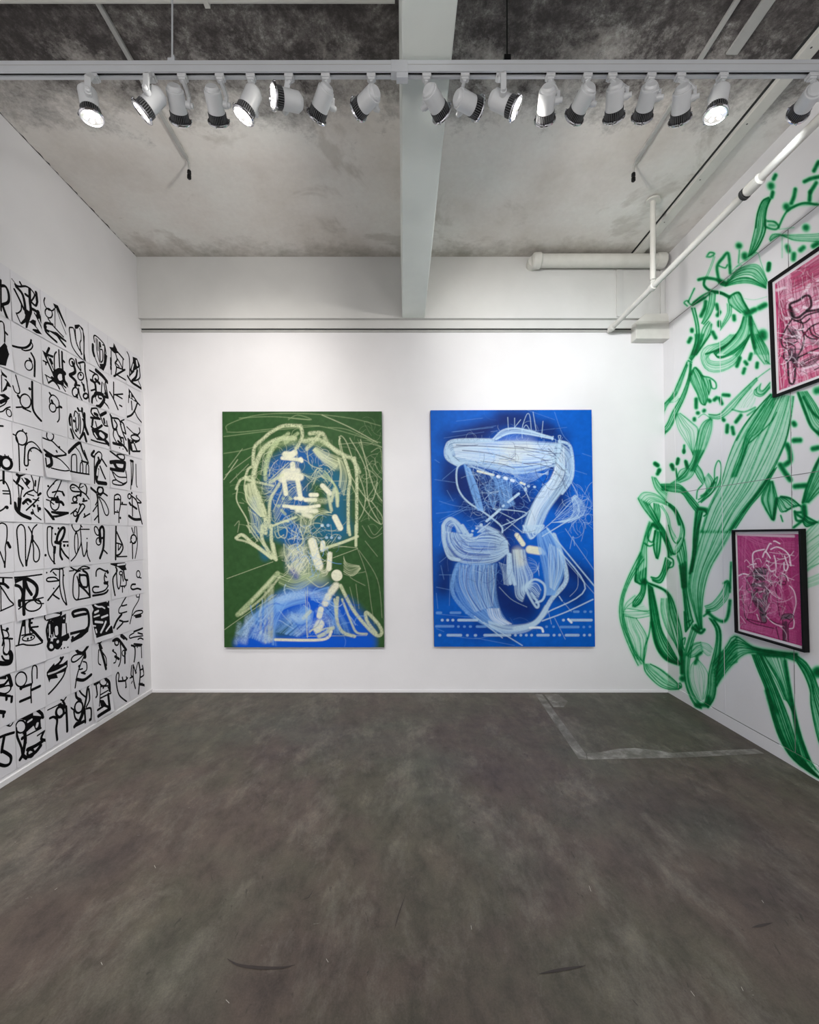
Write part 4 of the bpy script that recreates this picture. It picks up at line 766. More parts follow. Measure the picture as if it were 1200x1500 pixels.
def mural_patch(ys, zs, fn):
    Y, Z = np.meshgrid(ys, zs); P = fn(Y,Z); px, py = project(P); d = R.sample(px,py)[...,0]; d[(px<896)|(px>1458)] = 0
    dm = np.maximum.reduce([d[:-1,:-1],d[1:,:-1],d[:-1,1:],d[1:,1:]]); return P, green(d), dm > .02
st = .0036
P, cc, kp = mural_patch(np.arange(1.75,D-.003,st), np.arange(.0,CZ-.02,st), lambda Y,Z: np.stack([rx(Z)-.0012-(Z<.085)*.0062,Y,Z],-1))
P2, c2, k2 = mural_patch(np.arange(1.9,2.4,st), np.arange(0.022,2.2,st), lambda X,Z: np.stack([1.9+(X-1.9)*(rx(Z)-.0015-1.9)/(2.4-st-1.9),np.full_like(X,D-.0012),Z],-1))
mo = grid_object('wall_mural', P, cc, M['mural'], kp)
m2 = grid_object('mural_part', P2, c2, M['mural'], k2, flip=False)
# both painted walls belong to one mural: merge into a single mesh
import bmesh
bm = bmesh.new(); bm.from_mesh(mo.data); bm.from_mesh(m2.data); bm.to_mesh(mo.data); bm.free(); bpy.data.objects.remove(m2)
tag(mo, 'large green sprayed mural of flowing plant forms wrapping onto the right wall', 'mural')
def rgb(*c): return tuple(srgb2lin(np.array(c)/255.))
PAL = {'c':rgb(192,199,162),'C':rgb(214,214,190),'g':rgb(168,184,140),'b':rgb(16,80,152),'t':rgb(14,88,122),'B':rgb(2,80,196),'n':rgb(4,14,78),'N':rgb(5,40,140),
 'l':rgb(112,160,218),'w':rgb(172,199,221),'W':rgb(214,226,236),'G':rgb(44,84,44),'K':rgb(16,13,18),'s':rgb(98,92,100),'p':rgb(176,52,118),'q':rgb(208,120,164),'P':rgb(138,22,72),'x':rgb(235,215,226),'r':rgb(196,80,120),'m':rgb(120,60,80),'k':rgb(60,40,54)}
# ------------------------------------------------ green painting
R1 = Ras(318,596,570,956,2.3,3,rgb(44,77,40),20); R1.kn, R1.kw, R1.ka, R1.kf, R1.jit, R1.sw, R1.st = 1.5,.6,1.2,.8,.8,.86,.25
R1.a *= (.8+.45*R1.n1)[...,None]
GP = r'''
G1 s 150 .85 b 50|420,430 560,350 700,380
G1 s 130 .85 b 45|400,520 450,700 480,840
G1 s 150 .8 t 50|660,440 800,500 820,700 800,840
G1 s 180 .8 b 70|520,480 560,640
G1 s 60 .8 b 25|280,640 300,844
G2 s 130 .75 t 45|330,20 480,40
G2 s 150 .75 t 50|700,20 850,20
G2 s 130 .8 b 50|540,40 560,260
G2 s 60 .7 t 25|340,160 350,200
G2 s 330 .95 B 100|640,520 680,700
G2 s 170 .9 B 60|300,690 480,520
G2 s 110 .95 B 35|200,770 1020,765
G2 s 170 .85 B 60|860,560 980,690
G2 s 90 .7 g 60|560,330 700,330
G2 b 16 16 .35 .1 l .5|160,700 300,560 400,480|420,780 430,620 520,440
G2 b 10 20 .4 .1 l .5|420,500 500,440 600,430|430,560 520,520 610,500
G2 b 8 16 .4 .1 l .5|420,690 560,560 600,520|560,720 640,640 660,560
G2 b 6 14 .45 .1 l .5|640,440 700,420 760,400|650,480 720,480 760,450
G2 b 5 14 .45 .15 l .6|520,560 560,600 640,570|520,600 580,640 640,610
G2 b 6 16 .3 .1 l .5|700,520 780,600 800,700|760,470 860,600 900,700
G1 s 6 .35 g 3|100,190 200,190 500,160 720,155 1100,260|100,180 110,140 300,80 600,70 900,100 1100,150|80,220 400,180 700,150|80,330 200,310 300,280|500,110 560,80 650,110 500,100|180,100 400,90 640,110|760,160 900,180 1110,290
G1 s 6 .6 c 3|720,80 900,160 1080,260|830,220 900,500 1000,700 1100,790 1110,740 1040,640|840,230 830,260 870,400 960,560 1040,640 1080,520|900,230 1000,420 1020,640 1100,790|970,240 1010,400 1060,560 1110,640|80,500 170,370|960,470 1000,600 990,700 960,760|830,270 840,215 880,260 930,400
G1 s 5 .4 c 3|1040,320 1100,300 1110,450|1000,640 1050,620|180,650 210,655|830,270 1000,260 1110,290|150,800 180,770 170,844|1000,420 1080,500 1000,640|960,260 1040,420 1110,500|120,520 240,400|90,470 280,330|200,300 110,420
G1 s 24 .75 c 6 .9|570,150 470,150 390,190 330,240 280,290 270,400|580,150 590,220 550,300
G1 s 34 .8 c 7 .85|540,230 430,240 340,300 290,400 270,520 310,620 350,740 350,844
G1 s 26 .65 g 6 .6|500,200 400,280 350,400 350,500|430,260 380,340 350,460|560,200 480,260
G1 s 28 .7 c 7 .9|640,200 720,200 760,270 860,340 920,370 960,450|600,250 700,240 830,330|620,300 700,210
G1 s 22 .8 c 5 .8|860,350 900,480 890,600 890,844|930,360 945,480 945,650 945,844
G1 s 18 .7 c 4 .5|220,490 240,430 280,410|160,560 190,500 250,480|220,500 400,540|220,480 270,520
G1 s 9 .7 c 3|170,560 165,640 230,760 250,844|220,500 215,570 260,640
G1 b 9 10 .55 .2 c .6|220,540 230,640 320,740|280,510 310,620 345,740
G1 b 6 7 .45 .1 c|240,680 255,760 260,844|300,740 330,790 330,844
G1 b 6 6 .35 0 c|280,520 320,540 400,550|290,600 340,620 390,600
G1 b 9 10 .5 .18 c .6|680,290 760,330 850,360|660,310 720,380 800,440
G1 b 5 8 .5 .1 c .5|820,360 840,450 830,540|850,380 880,480 860,600
G1 b 8 5 .4 0 c|700,450 740,500 760,530|660,540 680,440 720,430
G1 b 7 6 .5 .1 g|720,480 800,540 820,680|740,440 820,560 830,640
G1 s 44 .95 C 6|480,335 525,338|510,345 540,325
G1 s 26 .95 C 5|460,360 585,372|580,365 586,380
G1 s 40 .9 C 6|528,400 530,425
G1 s 58 .92 C 9|480,480 575,482
G1 s 44 .85 C 9|455,500 480,450 560,445
G1 s 34 .95 C 5|472,510 484,592|560,505 580,625
G1 s 22 .75 c 5 .4|375,810 382,640 440,530|460,470 380,520
G1 s 6 .6 c 3|500,390 380,500|510,400 400,500|590,460 650,500|600,470 660,490|545,300 560,370|620,300 640,400 720,430|650,480 690,430 720,450
G1 s 24 .95 C 5|470,672 600,682 700,670
G1 s 36 .9 C 8|560,700 680,705
G1 s 34 .85 C 8|600,725 645,740
G1 s 30 .95 C 5|645,600 685,600|612,632 675,632
G1 s 24 .9 C 5|545,622 595,622|520,685 620,690
G1 s 20 .6 g 4|465,622 467,624|510,622 516,624|435,670 440,672|455,700 480,725
G1 s 36 .9 C 5|722,540 770,590
G1 s 22 .75 c 6|760,600 780,700|810,580 820,670|780,640 800,560
G1 s 42 .97 C 5|803,745 838,815
G1 s 22 .65 w 3|720,798 722,798|758,798 760,798
G1 b 9 5 .55 .05 c|560,740 575,800 570,844|680,720 650,780 640,844
G1 b 8 5 .45 0 c|400,700 480,520 560,510|420,790 500,660 600,560
G1 b 5 5 .5 0 c|640,700 720,690 780,720|640,800 690,740 780,710
G1 b 5 5 .4 0 g|600,700 520,720 400,800|600,740 500,800 420,844
G1 s 16 .8 c 4|400,800 480,770 550,745|480,770 500,772
G1 s 5 .4 c 3|730,510 880,510|700,560 880,600|740,830 830,835|740,640 880,560
G2 s 24 .85 c 4 .3|160,80 200,60 260,110 330,160 390,210
G2 s 14 .75 c 4|165,90 250,115 390,215
G2 s 24 .8 c 5 .4|330,0 330,90 380,180 420,220|390,0 390,100 410,210|400,120 420,220
G2 s 9 .6 c 3|250,0 340,130|230,0 300,100|320,40 350,30|280,0 320,60
G2 s 20 .88 c 4|740,145 850,110 950,70|940,0 940,130|892,0 900,60
G2 s 62 .97 C 7|655,105 680,200 700,262
G2 s 36 .97 C 5|725,112 722,155|770,185 765,280
G2 s 82 .97 C 4|815,322 816,326
G2 s 50 .92 C 9|810,390 780,430|760,460 740,505
G2 s 42 .97 C 5|712,545 702,588
G2 s 66 .9 C 8|705,640 690,670
G2 s 28 .8 c 6|790,665 740,700 700,720|640,560 600,600
G2 s 24 .82 c 5 .3|840,390 930,560 1060,705 1108,700 1085,640 1010,565 1012,620 1070,700
G2 s 24 .75 c 5 .3|820,470 815,600 850,690 930,720
G2 s 16 .75 c 4|850,480 910,630 945,695 1010,705|800,480 810,600
G2 s 34 .72 g 6 .4|430,310 300,450 170,580
G2 s 16 .6 c 5 .4|445,330 330,470 190,580|400,340 260,490
G2 s 46 .45 c 9 .5|385,400 382,740
G2 s 18 .35 c 6 .5|350,430 350,760|320,520 320,700
G2 s 30 .35 w 14 .7|180,640 160,760|230,600 220,760|270,640 380,740
G2 s 90 .4 l 30 .8|300,600 470,470 600,420|430,640 600,560
G2 s 60 .4 w 18 .9|200,740 260,600|290,700 350,740|440,480 600,440|520,600 620,600
G2 s 50 .35 w 16 .9|640,440 740,460|700,560 780,640|560,700 700,620
G1 s 60 .35 g 20 .9|330,300 440,260 540,250|620,250 740,260
G1 s 40 .4 c 12 .9|690,330 820,420|240,540 300,680|640,640 740,640
G2 s 80 .35 c 25 .9|520,280 640,240|480,180 600,150
G2 s 20 .9 C 4|415,742 720,742 780,690
G2 s 12 .75 c 4|680,700 740,670 790,665|640,690 700,640
G2 s 4 .6 c 2|620,720 1010,715|625,400 622,715 630,690|100,345 400,235|80,680 250,560 420,450|790,210 950,150|610,430 620,710|800,130 950,145|780,120 820,60
G2 s 4 .38 c 2|950,150 1010,320 1040,520 1060,640|960,160 1080,350 1110,600|1000,300 900,330 1000,390|900,400 940,560|940,380 960,540|980,0 1040,80 1110,50|1000,100 1080,200|1020,0 1060,60 1110,10
G2 b 10 6 .5 .05 c|470,120 520,200 480,250|600,140 620,220 560,320
G2 b 8 6 .5 .1 C|520,150 480,220 520,300|640,200 600,260 560,340
G2 b 7 5 .5 0 C|700,270 740,290 760,200|720,330 750,320 780,260
G2 b 12 5 .45 0 c|860,200 880,240 960,260|860,310 920,330 970,280
G2 b 9 6 .45 .1 g .5|430,300 520,330 600,300|440,380 560,420 680,350
G2 s 7 .6 c 3|470,120 480,200 520,250 560,200 500,150 560,120 600,180 540,260 600,300 640,240|430,0 440,60 480,80 490,20 440,10|560,0 600,100 540,160 620,140|500,90 560,60 520,30|600,60 620,10|470,60 430,80 410,40|620,340 700,400 760,370
G2 s 20 .65 w 3|718,0 720,0|748,78 750,78|780,78 782,78|830,80 834,80
G2 s 50 .7 N 20|530,300 550,330
G2 s 30 .6 t 12|500,240 515,240
'''
R1.run(GP, PAL)
# ------------------------------------------------ blue painting
R2 = Ras(622,594,882,956,2.3,3,rgb(0,84,180),30); R2.kn, R2.kw, R2.ka, R2.kf, R2.jit, R2.sw, R2.st = 1.7,.45,1.3,.66,.7,.88,.15
R2.a *= (.88+.25*R2.n1)[...,None]
BP = r'''
B1 s 130 .8 n 60|300,250 600,120 850,200
B1 s 90 .6 n 60|560,90 720,80
B1 s 120 .65 n 60|210,400 220,560
B1 s 280 .85 n 90|320,520 500,580 640,700
B1 s 150 .75 n 60|330,680 560,790
B1 s 120 .8 n 50|940,300 930,640
B1 s 150 .6 n 60|220,240 420,200
B1 s 90 .6 n 50|850,150 960,230
B1 s 100 .6 n 60|700,620 740,560
B2 s 150 .8 n 70|200,230 180,400
B2 s 260 .85 n 100|500,330 600,500 700,540
B2 s 170 .75 n 80|560,80 620,200
B2 s 150 .85 n 70|980,280 1080,340
B2 s 160 .7 n 70|930,420 1040,460
B2 s 90 .6 n 60|420,640 600,730
B2 s 120 .5 N 60|240,640 400,700
B1 s 4 .4 l 2|150,640 250,670 400,690|170,500 300,390|200,570 240,640|130,720 400,690|240,190 500,160|120,370 150,390|1080,330 1140,350|1030,440 1110,465|150,780 330,690|160,760 400,640|330,770 450,740|120,500 260,520|900,60 950,200 1000,260|860,220 990,280
B1 s 3 .35 l 2|230,190 520,150|260,120 430,100|700,40 900,110|620,200 980,160|180,230 440,190|1100,540 1140,640|1060,580 1110,700
B1 b 7 8 .5 .12 w|500,240 560,185 640,165 760,180|520,240 600,205 700,200 890,235
B1 s 10 .8 w 3|500,235 560,180 640,165 720,180 885,225|520,240 600,200 700,200 890,235|890,220 885,240
B1 s 5 .6 w 2|690,230 690,160 720,75 740,90 750,200|780,180 760,60|640,170 640,100|600,180 595,95|640,160 680,110|815,230 825,120|690,180 715,145 740,180|930,240 925,215 940,215 935,240
B1 b 14 18 .5 .55 w .4|200,330 200,285 250,255 400,252 700,252 940,265|250,400 350,400 500,430 650,460 800,440 920,400
B1 b 10 8 .45 .2 W .4|240,270 500,265 900,280|260,350 500,390 880,400
B1 s 110 .4 C 55|600,300 720,290
B1 s 60 .35 C 30|540,380 660,370
B1 s 6 .75 n 2|260,275 420,282 700,300|300,310 480,330 640,372|420,380 560,400 640,430|640,285 760,300 880,320|700,395 800,400 900,430|860,300 940,380 960,470
B1 s 5 .7 n 2|880,420 820,540 740,680|960,480 900,600 800,740|940,330 1000,400 990,500
B1 s 24 .82 w 4 .3|500,243 250,246 195,290 200,360 270,405|210,310 230,360 280,395
B1 s 4 .7 n 2|240,345 280,380|700,305 880,345 920,380|540,365 640,380 760,410|720,335 860,380|240,290 400,275
B1 b 12 14 .5 .55 w .5|930,260 1010,330 1020,450 960,560 860,700 800,844|900,420 900,480 820,560 740,700 690,844
B1 b 8 8 .45 .15 W .5|960,290 960,460 900,560 800,700 760,844|900,440 860,520 780,640 720,800
B1 s 20 .8 w 4 .3|930,250 1000,280 1020,400 1010,500 950,590|860,350 940,400 990,470
B1 s 5 .6 n 3|900,380 980,460|880,420 950,500 970,560|860,330 940,330
B1 s 12 .85 w 3|310,390 265,430 270,550 330,640 450,720 550,800 560,844
B1 b 8 12 .5 .35 l .5|310,400 350,560 400,700|350,430 400,560 435,700
B1 b 8 16 .35 .2 l .6|500,480 540,600 560,700|620,520 620,600 640,660
B1 s 16 .95 C 3|400,445 502,470|680,520 705,530
B1 s 22 .9 W 4|530,480 538,482|575,490 588,494|620,503 632,508
B1 s 16 .85 w 4|728,542 732,544|768,547 772,548|710,555 710,570
B1 s 18 .92 w 3|458,770 545,695|600,645 667,592|565,672 568,670
B1 s 22 .9 w 3|421,795 423,795
B1 s 16 .85 w 3|392,818 394,818|365,835 367,835
B1 s 7 .75 w 2|480,780 400,844|510,690 720,720 560,800
B1 s 6 .6 w 2|1010,520 1050,600 1030,620 900,760 800,844|560,840 740,700|640,500 700,560 740,640|500,690 640,760|590,760 690,844
B1 b 9 5 .6 0 w|1030,600 1080,640 1100,720 1000,780|1010,620 1020,700 980,760 880,780
B1 b 7 5 .5 0 w|900,720 960,640 1040,600|940,790 1040,760 1080,660
B1 b 12 5 .35 0 l|360,410 420,500 480,640|560,470 560,560 500,700
B1 b 10 4 .35 0 l|400,560 500,520 640,480|440,700 560,640 740,520
B1 b 9 5 .4 0 w|600,430 700,440 860,470|640,480 740,520 860,440
B1 b 7 4 .35 0 w|330,420 420,430 500,470|340,400 460,460 500,500
B1 s 26 .85 w 5|178,844 180,790 220,755 270,785 310,844
B1 b 4 9 .6 .3 w|190,844 200,790 240,775 290,844|220,844 230,810 250,800 270,844
B1 b 8 5 .5 .1 w|400,844 430,810 470,800 540,844|430,844 460,825 500,844 520,844
B2 s 24 .85 w 4|175,0 178,100 215,205 280,220|300,0 340,60 360,60
B2 b 13 14 .6 .5 w .4|185,40 190,120 260,220 400,250 520,230 600,170|320,60 380,80 440,50 520,50 590,100
B2 s 8 .5 N 3|210,140 280,210 400,230|240,80 330,180 480,190|440,10 480,60|200,0 250,20|260,130 340,190 470,200|300,100 380,150 520,140
B2 b 8 5 .5 0 w|380,0 440,50 560,60|420,0 540,30 610,130
B2 b 12 20 .4 .55 l .5|260,250 240,350 300,500 420,600 480,640|520,250 515,400 540,540 600,640
B2 b 8 12 .4 .2 w .5|290,260 290,400 380,560|500,260 500,400 500,520
B2 b 8 7 .6 .2 W .5|460,540 480,600 540,650|540,540 560,600 620,640
B2 s 6 .7 N 3|330,280 330,420 420,560|400,270 400,400 460,540|460,280 465,400 500,520|820,200 840,300 870,420|900,180 900,300 890,400|680,200 700,320 700,400|640,220 655,330
B2 s 28 .7 l 5 .4|275,250 238,345 242,450 330,560 450,640 560,690 700,670 800,620
B2 s 32 .85 w 5 .3|640,670 740,650 810,600 880,480 965,380 975,300 935,160 895,60
B2 b 6 12 .6 .4 w .4|470,620 600,650 760,625 840,520|480,660 600,700 740,680 860,560
B2 b 7 12 .65 .5 w .4|630,160 640,300 650,450 690,490|705,160 720,250 755,330 720,400
B2 s 26 .85 w 4|600,185 600,290 612,375|610,190 620,300 640,380
B2 s 60 .5 C 28|660,170 680,240
B2 s 34 .97 C 5|655,62 695,120
B2 s 56 .95 C 7|738,155 800,165
B2 s 30 .7 w 8|810,160 830,180
B2 b 12 16 .5 .5 l .4|790,60 800,150 830,300 850,450|860,20 940,150 960,300 900,450
B2 b 6 9 .55 .2 w .4|870,120 860,260 870,400|940,160 950,280 900,420
B2 b 7 12 .65 .5 w .4|695,0 735,80 760,80|780,0 830,0 800,40
B2 s 16 .85 w 4|715,390 770,350 830,380 838,440 820,485 780,500|710,400 730,450 780,530 795,510 750,440
B2 b 4 9 .55 .2 w|730,380 780,375 810,420|720,410 760,470 790,480
B2 s 40 .7 w 14|700,410 740,380
B2 s 9 .8 w 3|850,15 1000,200 1165,400|930,160 1100,410 860,560|1150,480 980,560 820,620
B2 s 7 .8 w 3|380,590 470,660 560,730|440,630 560,700 690,780|930,460 950,490|820,70 1000,-40
B2 s 4 .5 w 2|540,400 620,480 720,530|980,240 1165,450|970,20 1165,300|1000,150 1020,70 1030,130|1050,300 1050,400 1000,460|860,560 880,640|900,600 970,740|960,500 1010,560
B2 s 4 .4 l 2|150,240 200,200|150,320 270,320|130,400 280,430|130,575 240,585 400,600|130,670 180,690|250,720 400,735 520,700|130,440 140,540|220,320 215,520|380,730 640,780|150,130 200,0|160,260 180,350
B2 b 7 5 .5 0 w|540,240 560,300 570,380|600,260 590,320 600,390
B2 b 7 5 .4 0 w|730,210 780,240 800,330|730,330 780,300 800,240
B2 s 18 .62 l 3|135,567 160,567|225,567 285,567|325,567 330,567|1028,560 1055,560|1096,560 1100,560|1134,560 1138,560
B2 s 19 .8 w 3|275,615 395,615|168,615 170,615|203,615 205,615|237,615 239,615|957,615 959,615|1005,615 1140,615
B2 s 18 .62 l 3|130,655 240,655|273,657 275,657|312,657 314,657|350,657 354,657|395,657 450,657|847,658 849,658|893,658 894,658|940,660 1055,660|1090,660 1091,660|1130,658 1131,658
B2 s 19 .7 w 3|152,713 154,713|205,713 290,713|332,714 333,714|383,714 387,714|445,713 610,713|645,713 646,713|680,713 681,713|716,713 717,713|750,713 751,713|790,713 860,713|896,713 898,713|932,712 934,712|975,713 1055,713|1093,713 1094,713|1128,712 1130,712
B2 s 16 .9 W 3|990,610 1010,630|740,665 810,665 825,690
'''
R2.run(BP, PAL)
# ------------------------------------------------ small pink print
R3 = Ras(1062,768,1186,965,3,3,rgb(166,58,114),40)
R3.a *= (.7+.6*R3.n2*1.0)[...,None]
R3.jit = .9
PP = r'''
P b 9 10 .25 0 q|150,200 160,600 180,1100|250,180 230,500 250,1000
P b 9 9 .28 0 q|200,180 400,300 740,320|260,160 500,240 740,240
P b 9 9 .22 0 q|470,850 600,950 760,960|500,1000 600,1080 760,1100
P b 8 10 .3 0 q|180,1130 400,1190 760,1290|170,1080 400,1130 760,1180
P b 6 14 .35 .05 x|150,170 400,180 740,190|160,150 400,160 740,170
P b 7 9 .5 .1 q|460,800 440,930 480,1010|590,820 560,900 540,1000
P b 6 10 .55 .15 q|200,640 210,800 210,1000|250,640 260,850 300,970
P b 5 9 .6 .1 q|660,560 720,700 760,850|640,620 690,760 740,980
P b 4 9 .5 0 q|560,640 600,760 650,880|600,700 640,800 660,890
P b 12 8 .3 0 q|160,300 300,600 200,1100|400,200 500,600 400,1200
P b 12 8 .3 0 P|500,200 640,600 500,1200|720,250 700,700 760,1250
P b 10 7 .3 0 P|160,200 400,260 740,240|170,1160 400,1200 760,1300
P s 13 .95 x 3|315,510 305,400 325,345 425,320|410,400 440,340 490,410|440,350 480,265 500,262|495,320 560,295 640,330 690,390 695,460|525,235 545,235 590,260|640,390 660,450 675,500 655,545 635,520 635,460|530,385 545,440 550,520 525,545 490,545 470,500 450,480|290,480 340,470|160,595 210,575 270,590|700,440 705,490|450,440 480,445
P s 10 .85 x 3|550,545 540,590 580,620|600,560 660,600 680,650|690,700 740,760 760,880 730,1010 740,1080 730,1140 690,1150|350,1000 370,1060|440,1010 520,1090 620,1130
P s 6 .7 x 2|480,350 740,385|470,455 740,490|600,590 740,640|220,450 240,430 280,480 250,500|320,450 340,420 380,420 400,460|180,1020 230,1090|160,760 200,700
P s 90 .9 s 10|350,570 410,560
P s 40 .85 K 10|340,610 430,620
P s 12 .9 K 4|300,580 350,520 440,520 470,580 430,640 350,630 300,590|330,570 380,560 440,580
P s 8 .9 K 3|300,570 260,600 240,640 270,680|250,660 240,720 270,770 300,740|470,650 500,660 500,700 470,740 480,820|590,600 640,590 660,640 640,690 590,670 575,620 600,600|540,660 590,680|610,650 650,660|545,690 560,820 580,960 590,1020
P s 60 .75 s 12|330,700 380,690 440,700
P s 46 .8 s 10|310,790 370,900 420,1060|440,760 420,900 430,1060|330,840 390,860
P s 26 .85 K 8|310,720 350,740 320,800|330,860 380,930 410,1000|460,740 450,880|300,690 360,640|380,780 440,720
P s 16 .8 x 4|370,770 400,760|340,680 390,700|420,760 430,740
P s 9 .85 K 3|290,780 320,880 380,960 400,1080 450,1080 440,1000 480,880|190,780 210,900 230,1030 300,1060 400,1085 450,1080|240,1050 330,1100 540,1150|550,1130 590,1290|480,1050 560,1095 640,1105
P s 50 .85 s 10|625,1030 700,1020
P s 44 .85 k 9|650,1090 640,1280
P s 9 .9 K 3|600,1060 630,1000 720,1000 730,1050 680,1110 680,1280|620,1060 625,1290|640,1030 700,1060|650,1040 690,1010
P s 6 .6 k 2|600,900 640,1000|680,900 740,1000|200,600 180,500|560,560 640,560|160,1110 240,1100
'''
R3.run(PP, PAL)
# ------------------------------------------------ large pink print
R4 = Ras(1118,300,1275,612,3,3,rgb(214,160,182),50)
R4.a *= (.75+.5*R4.n2)[...,None]
R4.jit = .9; R4.kw = 1.25; R4.ka = 1.1
QP = r'''
Q b 16 9 .7 .25 r .7|90,400 100,700 130,1330|130,420 150,800 200,1280
Q b 14 7 .75 .15 P|240,310 350,260 480,180 700,60|250,420 360,370 480,320 700,240
Q b 12 8 .7 .2 r .6|230,300 350,230 600,80|240,480 340,440 700,260
Q b 8 9 .6 .1 P|100,560 130,640 170,760|160,540 190,640 220,720
Q b 8 8 .65 .1 P|120,660 150,800 140,900|190,660 180,760 160,820
Q b 8 9 .65 .1 r|120,1080 150,1200 170,1300|170,1100 200,1220 190,1320
Q b 8 9 .6 .1 r|280,1160 300,1220 400,1180|300,1260 400,1230 600,1130
Q b 7 10 .6 .15 P|430,420 520,380 700,300|430,540 520,520 700,460
Q b 7 12 .6 .2 r|300,1000 400,950 700,850|320,1060 440,1000 700,920
Q b 18 6 .6 0 P|90,380 130,900 140,1330|420,300 560,800 640,1150
Q b 14 5 .6 0 x|100,420 140,900 150,1320|700,200 720,600 760,1100
Q b 12 7 .6 0 r|100,560 400,420 700,300|120,1300 400,1200 700,1050
Q s 10 .85 P 4|290,280 320,240 350,215|140,490 180,420|200,560 170,610|150,860 160,960
Q s 26 .7 x 8|110,450 180,430|370,440 400,400|470,370 600,310|190,700 240,690|340,960 350,870|430,610 480,590 700,520
Q s 24 .85 x 6|360,460 390,420|280,620 300,640|345,600 375,610|220,540 250,530
Q s 22 .95 K 5|225,600 230,570 300,540 360,500 400,510 410,590 370,630|230,600 250,680 300,690 370,640 480,620 700,560
Q s 50 .85 K 12|230,620 250,670
Q s 34 .5 m 8|370,530 380,580
Q s 14 .95 K 4|240,710 200,770 150,880 160,940 210,970|260,720 320,710 400,660 700,590|240,700 340,740 400,700|320,720 340,760 330,800 270,800|350,820 380,860 460,880 700,860|350,840 400,780 480,740 700,680|330,790 350,880 330,960 300,1020|180,960 170,1040 210,1070 300,1040 480,960 700,900
Q s 70 .55 k 20|230,800 220,900
Q s 50 .7 k 14|260,830 300,850
Q s 12 .9 K 4|180,880 240,870 290,880|170,910 240,920 290,900|190,940 240,930 270,950|250,820 290,870|210,790 240,840|200,960 240,1060|270,960 270,1060
Q s 50 .85 k 10|230,980 240,1050|275,1030 270,1120
Q s 18 .95 K 4|205,1080 215,1240 240,1275 265,1240 270,1130|250,1070 270,1140|400,790 420,840 480,870|280,1060 300,1040
Q s 12 .85 x 4|290,870 310,860 330,880|240,860 290,850|300,800 350,790|300,820 320,850
Q s 40 .6 s 12|420,900 460,920 700,860
Q b 8 6 .75 0 K|310,1090 400,1040 480,1020|320,1130 400,1120 480,1060
Q b 7 6 .7 0 K|420,1010 440,1000 450,1030|700,930 720,920 740,960
Q s 10 .85 K 3|440,1150 480,1130|430,760 440,820 500,860
Q s 16 .8 x 6|450,560 480,540 700,480|390,1000 480,1000|350,1140 480,1100
'''
R4.run(QP, PAL)
def hairs(Rr, n, cx, cy, rx_, ry, cols, a=.4, w=.5, seed=5):
    rs = np.random.RandomState(seed)
    for _ in range(n):
        th = rs.rand()*6.28; q = rs.rand()**.5; x, y = cx+rx_*q*math.cos(th), cy+ry*q*math.sin(th); h = rs.rand()*6.28; P = [(x,y)]
        dh = rs.uniform(-.5,.5)
        for k in range(rs.randint(3,9)): h += dh+rs.uniform(-.2,.2); q = rs.uniform(2.5,5.5); x += math.cos(h)*q; y += math.sin(h)*q; P.append((x,y))
        Rr.stroke(catmull(P,5), w*rs.uniform(.6,1.6), a*rs.uniform(.5,1.2), PAL[cols[rs.randint(len(cols))]], .35)
hairs(R1, 120, 435, 700, 52, 62, 'ccgC', .4, .6, 6); hairs(R1, 150, 452, 800, 36, 52, 'cCcl', .55, .6, 7); hairs(R1, 60, 540, 690, 18, 80, 'cg', .35, .4, 8); hairs(R1, 60, 450, 900, 75, 35, 'llwB', .4, 1.4, 9)
hairs(R1, 50, 385, 730, 30, 60, 'cg', .45, .8, 10)
hairs(R2, 190, 735, 705, 48, 45, 'wlln', .5, .5, 11); hairs(R2, 60, 850, 745, 14, 30, 'w', .5, .4, 12); hairs(R2, 120, 720, 800, 60, 60, 'lwnN', .4, .6, 13); hairs(R2, 40, 750, 645, 60, 15, 'wN', .3, .5, 14); hairs(R2, 50, 752, 770, 110, 160, 'l', .22, .35, 15); hairs(R2, 60, 805, 680, 25, 45, 'wnn', .45, .6, 16)
hairs(R3, 110, 1118, 880, 42, 60, 'qqPx', .35, .9, 17); hairs(R3, 60, 1112, 865, 16, 40, 'Ksxk', .6, .6, 18); hairs(R3, 50, 1140, 850, 20, 50, 'xq', .6, .8, 19)
hairs(R4, 110, 1185, 480, 50, 110, 'PPrx', .5, 1.2, 20); hairs(R4, 50, 1165, 510, 22, 35, 'Kksx', .6, .9, 21)
def canvas(name, pxs, y, depth, Rr, nx, nz, side, label, cat, group=None):
    # pxs: corners in the photo TL, TR, BR, BL for the front plane
    tl, tr, br, bl = [np.array(at(px,py,y)) for px,py in pxs]
    u = np.linspace(0,1,nx)[None,:,None]; v = np.linspace(0,1,nz)[:,None,None]
    P = (tl*(1-u)+tr*u)*(1-v)+(bl*(1-u)+br*u)*v
    px, py = project(P); col = Rr.sample(px,py)
    h, w = P.shape[:2]; ids = np.arange(h*w).reshape(h,w)
    loop = np.r_[ids[0,:-1],ids[:-1,-1],ids[-1,:0:-1],ids[:0:-1,0]]
    b = h*w; n = len(loop); ev = np.r_[P.reshape(-1,3)[loop], P.reshape(-1,3)[loop]+[0,depth,0]]
    ef = [[i,(i+1)%n,n+(i+1)%n,n+i] for i in range(n)]
    back = [np.array(q)+[0,depth,0] for q in (tl,bl,br,tr)]; k = len(ev); ev = np.r_[ev,back]; ef.append([k,k+3,k+2,k+1])
    o = grid_object(name, P, col, M['painting'], extra=(ev,ef), extra_mat=side, flip=True)
    return tag(o, label, cat, group)
M['gside'] = mat('green canvas edge', (38,66,44), .6); M['bside'] = mat('blue canvas edge', (8,60,140), .6)
yf = D-.046
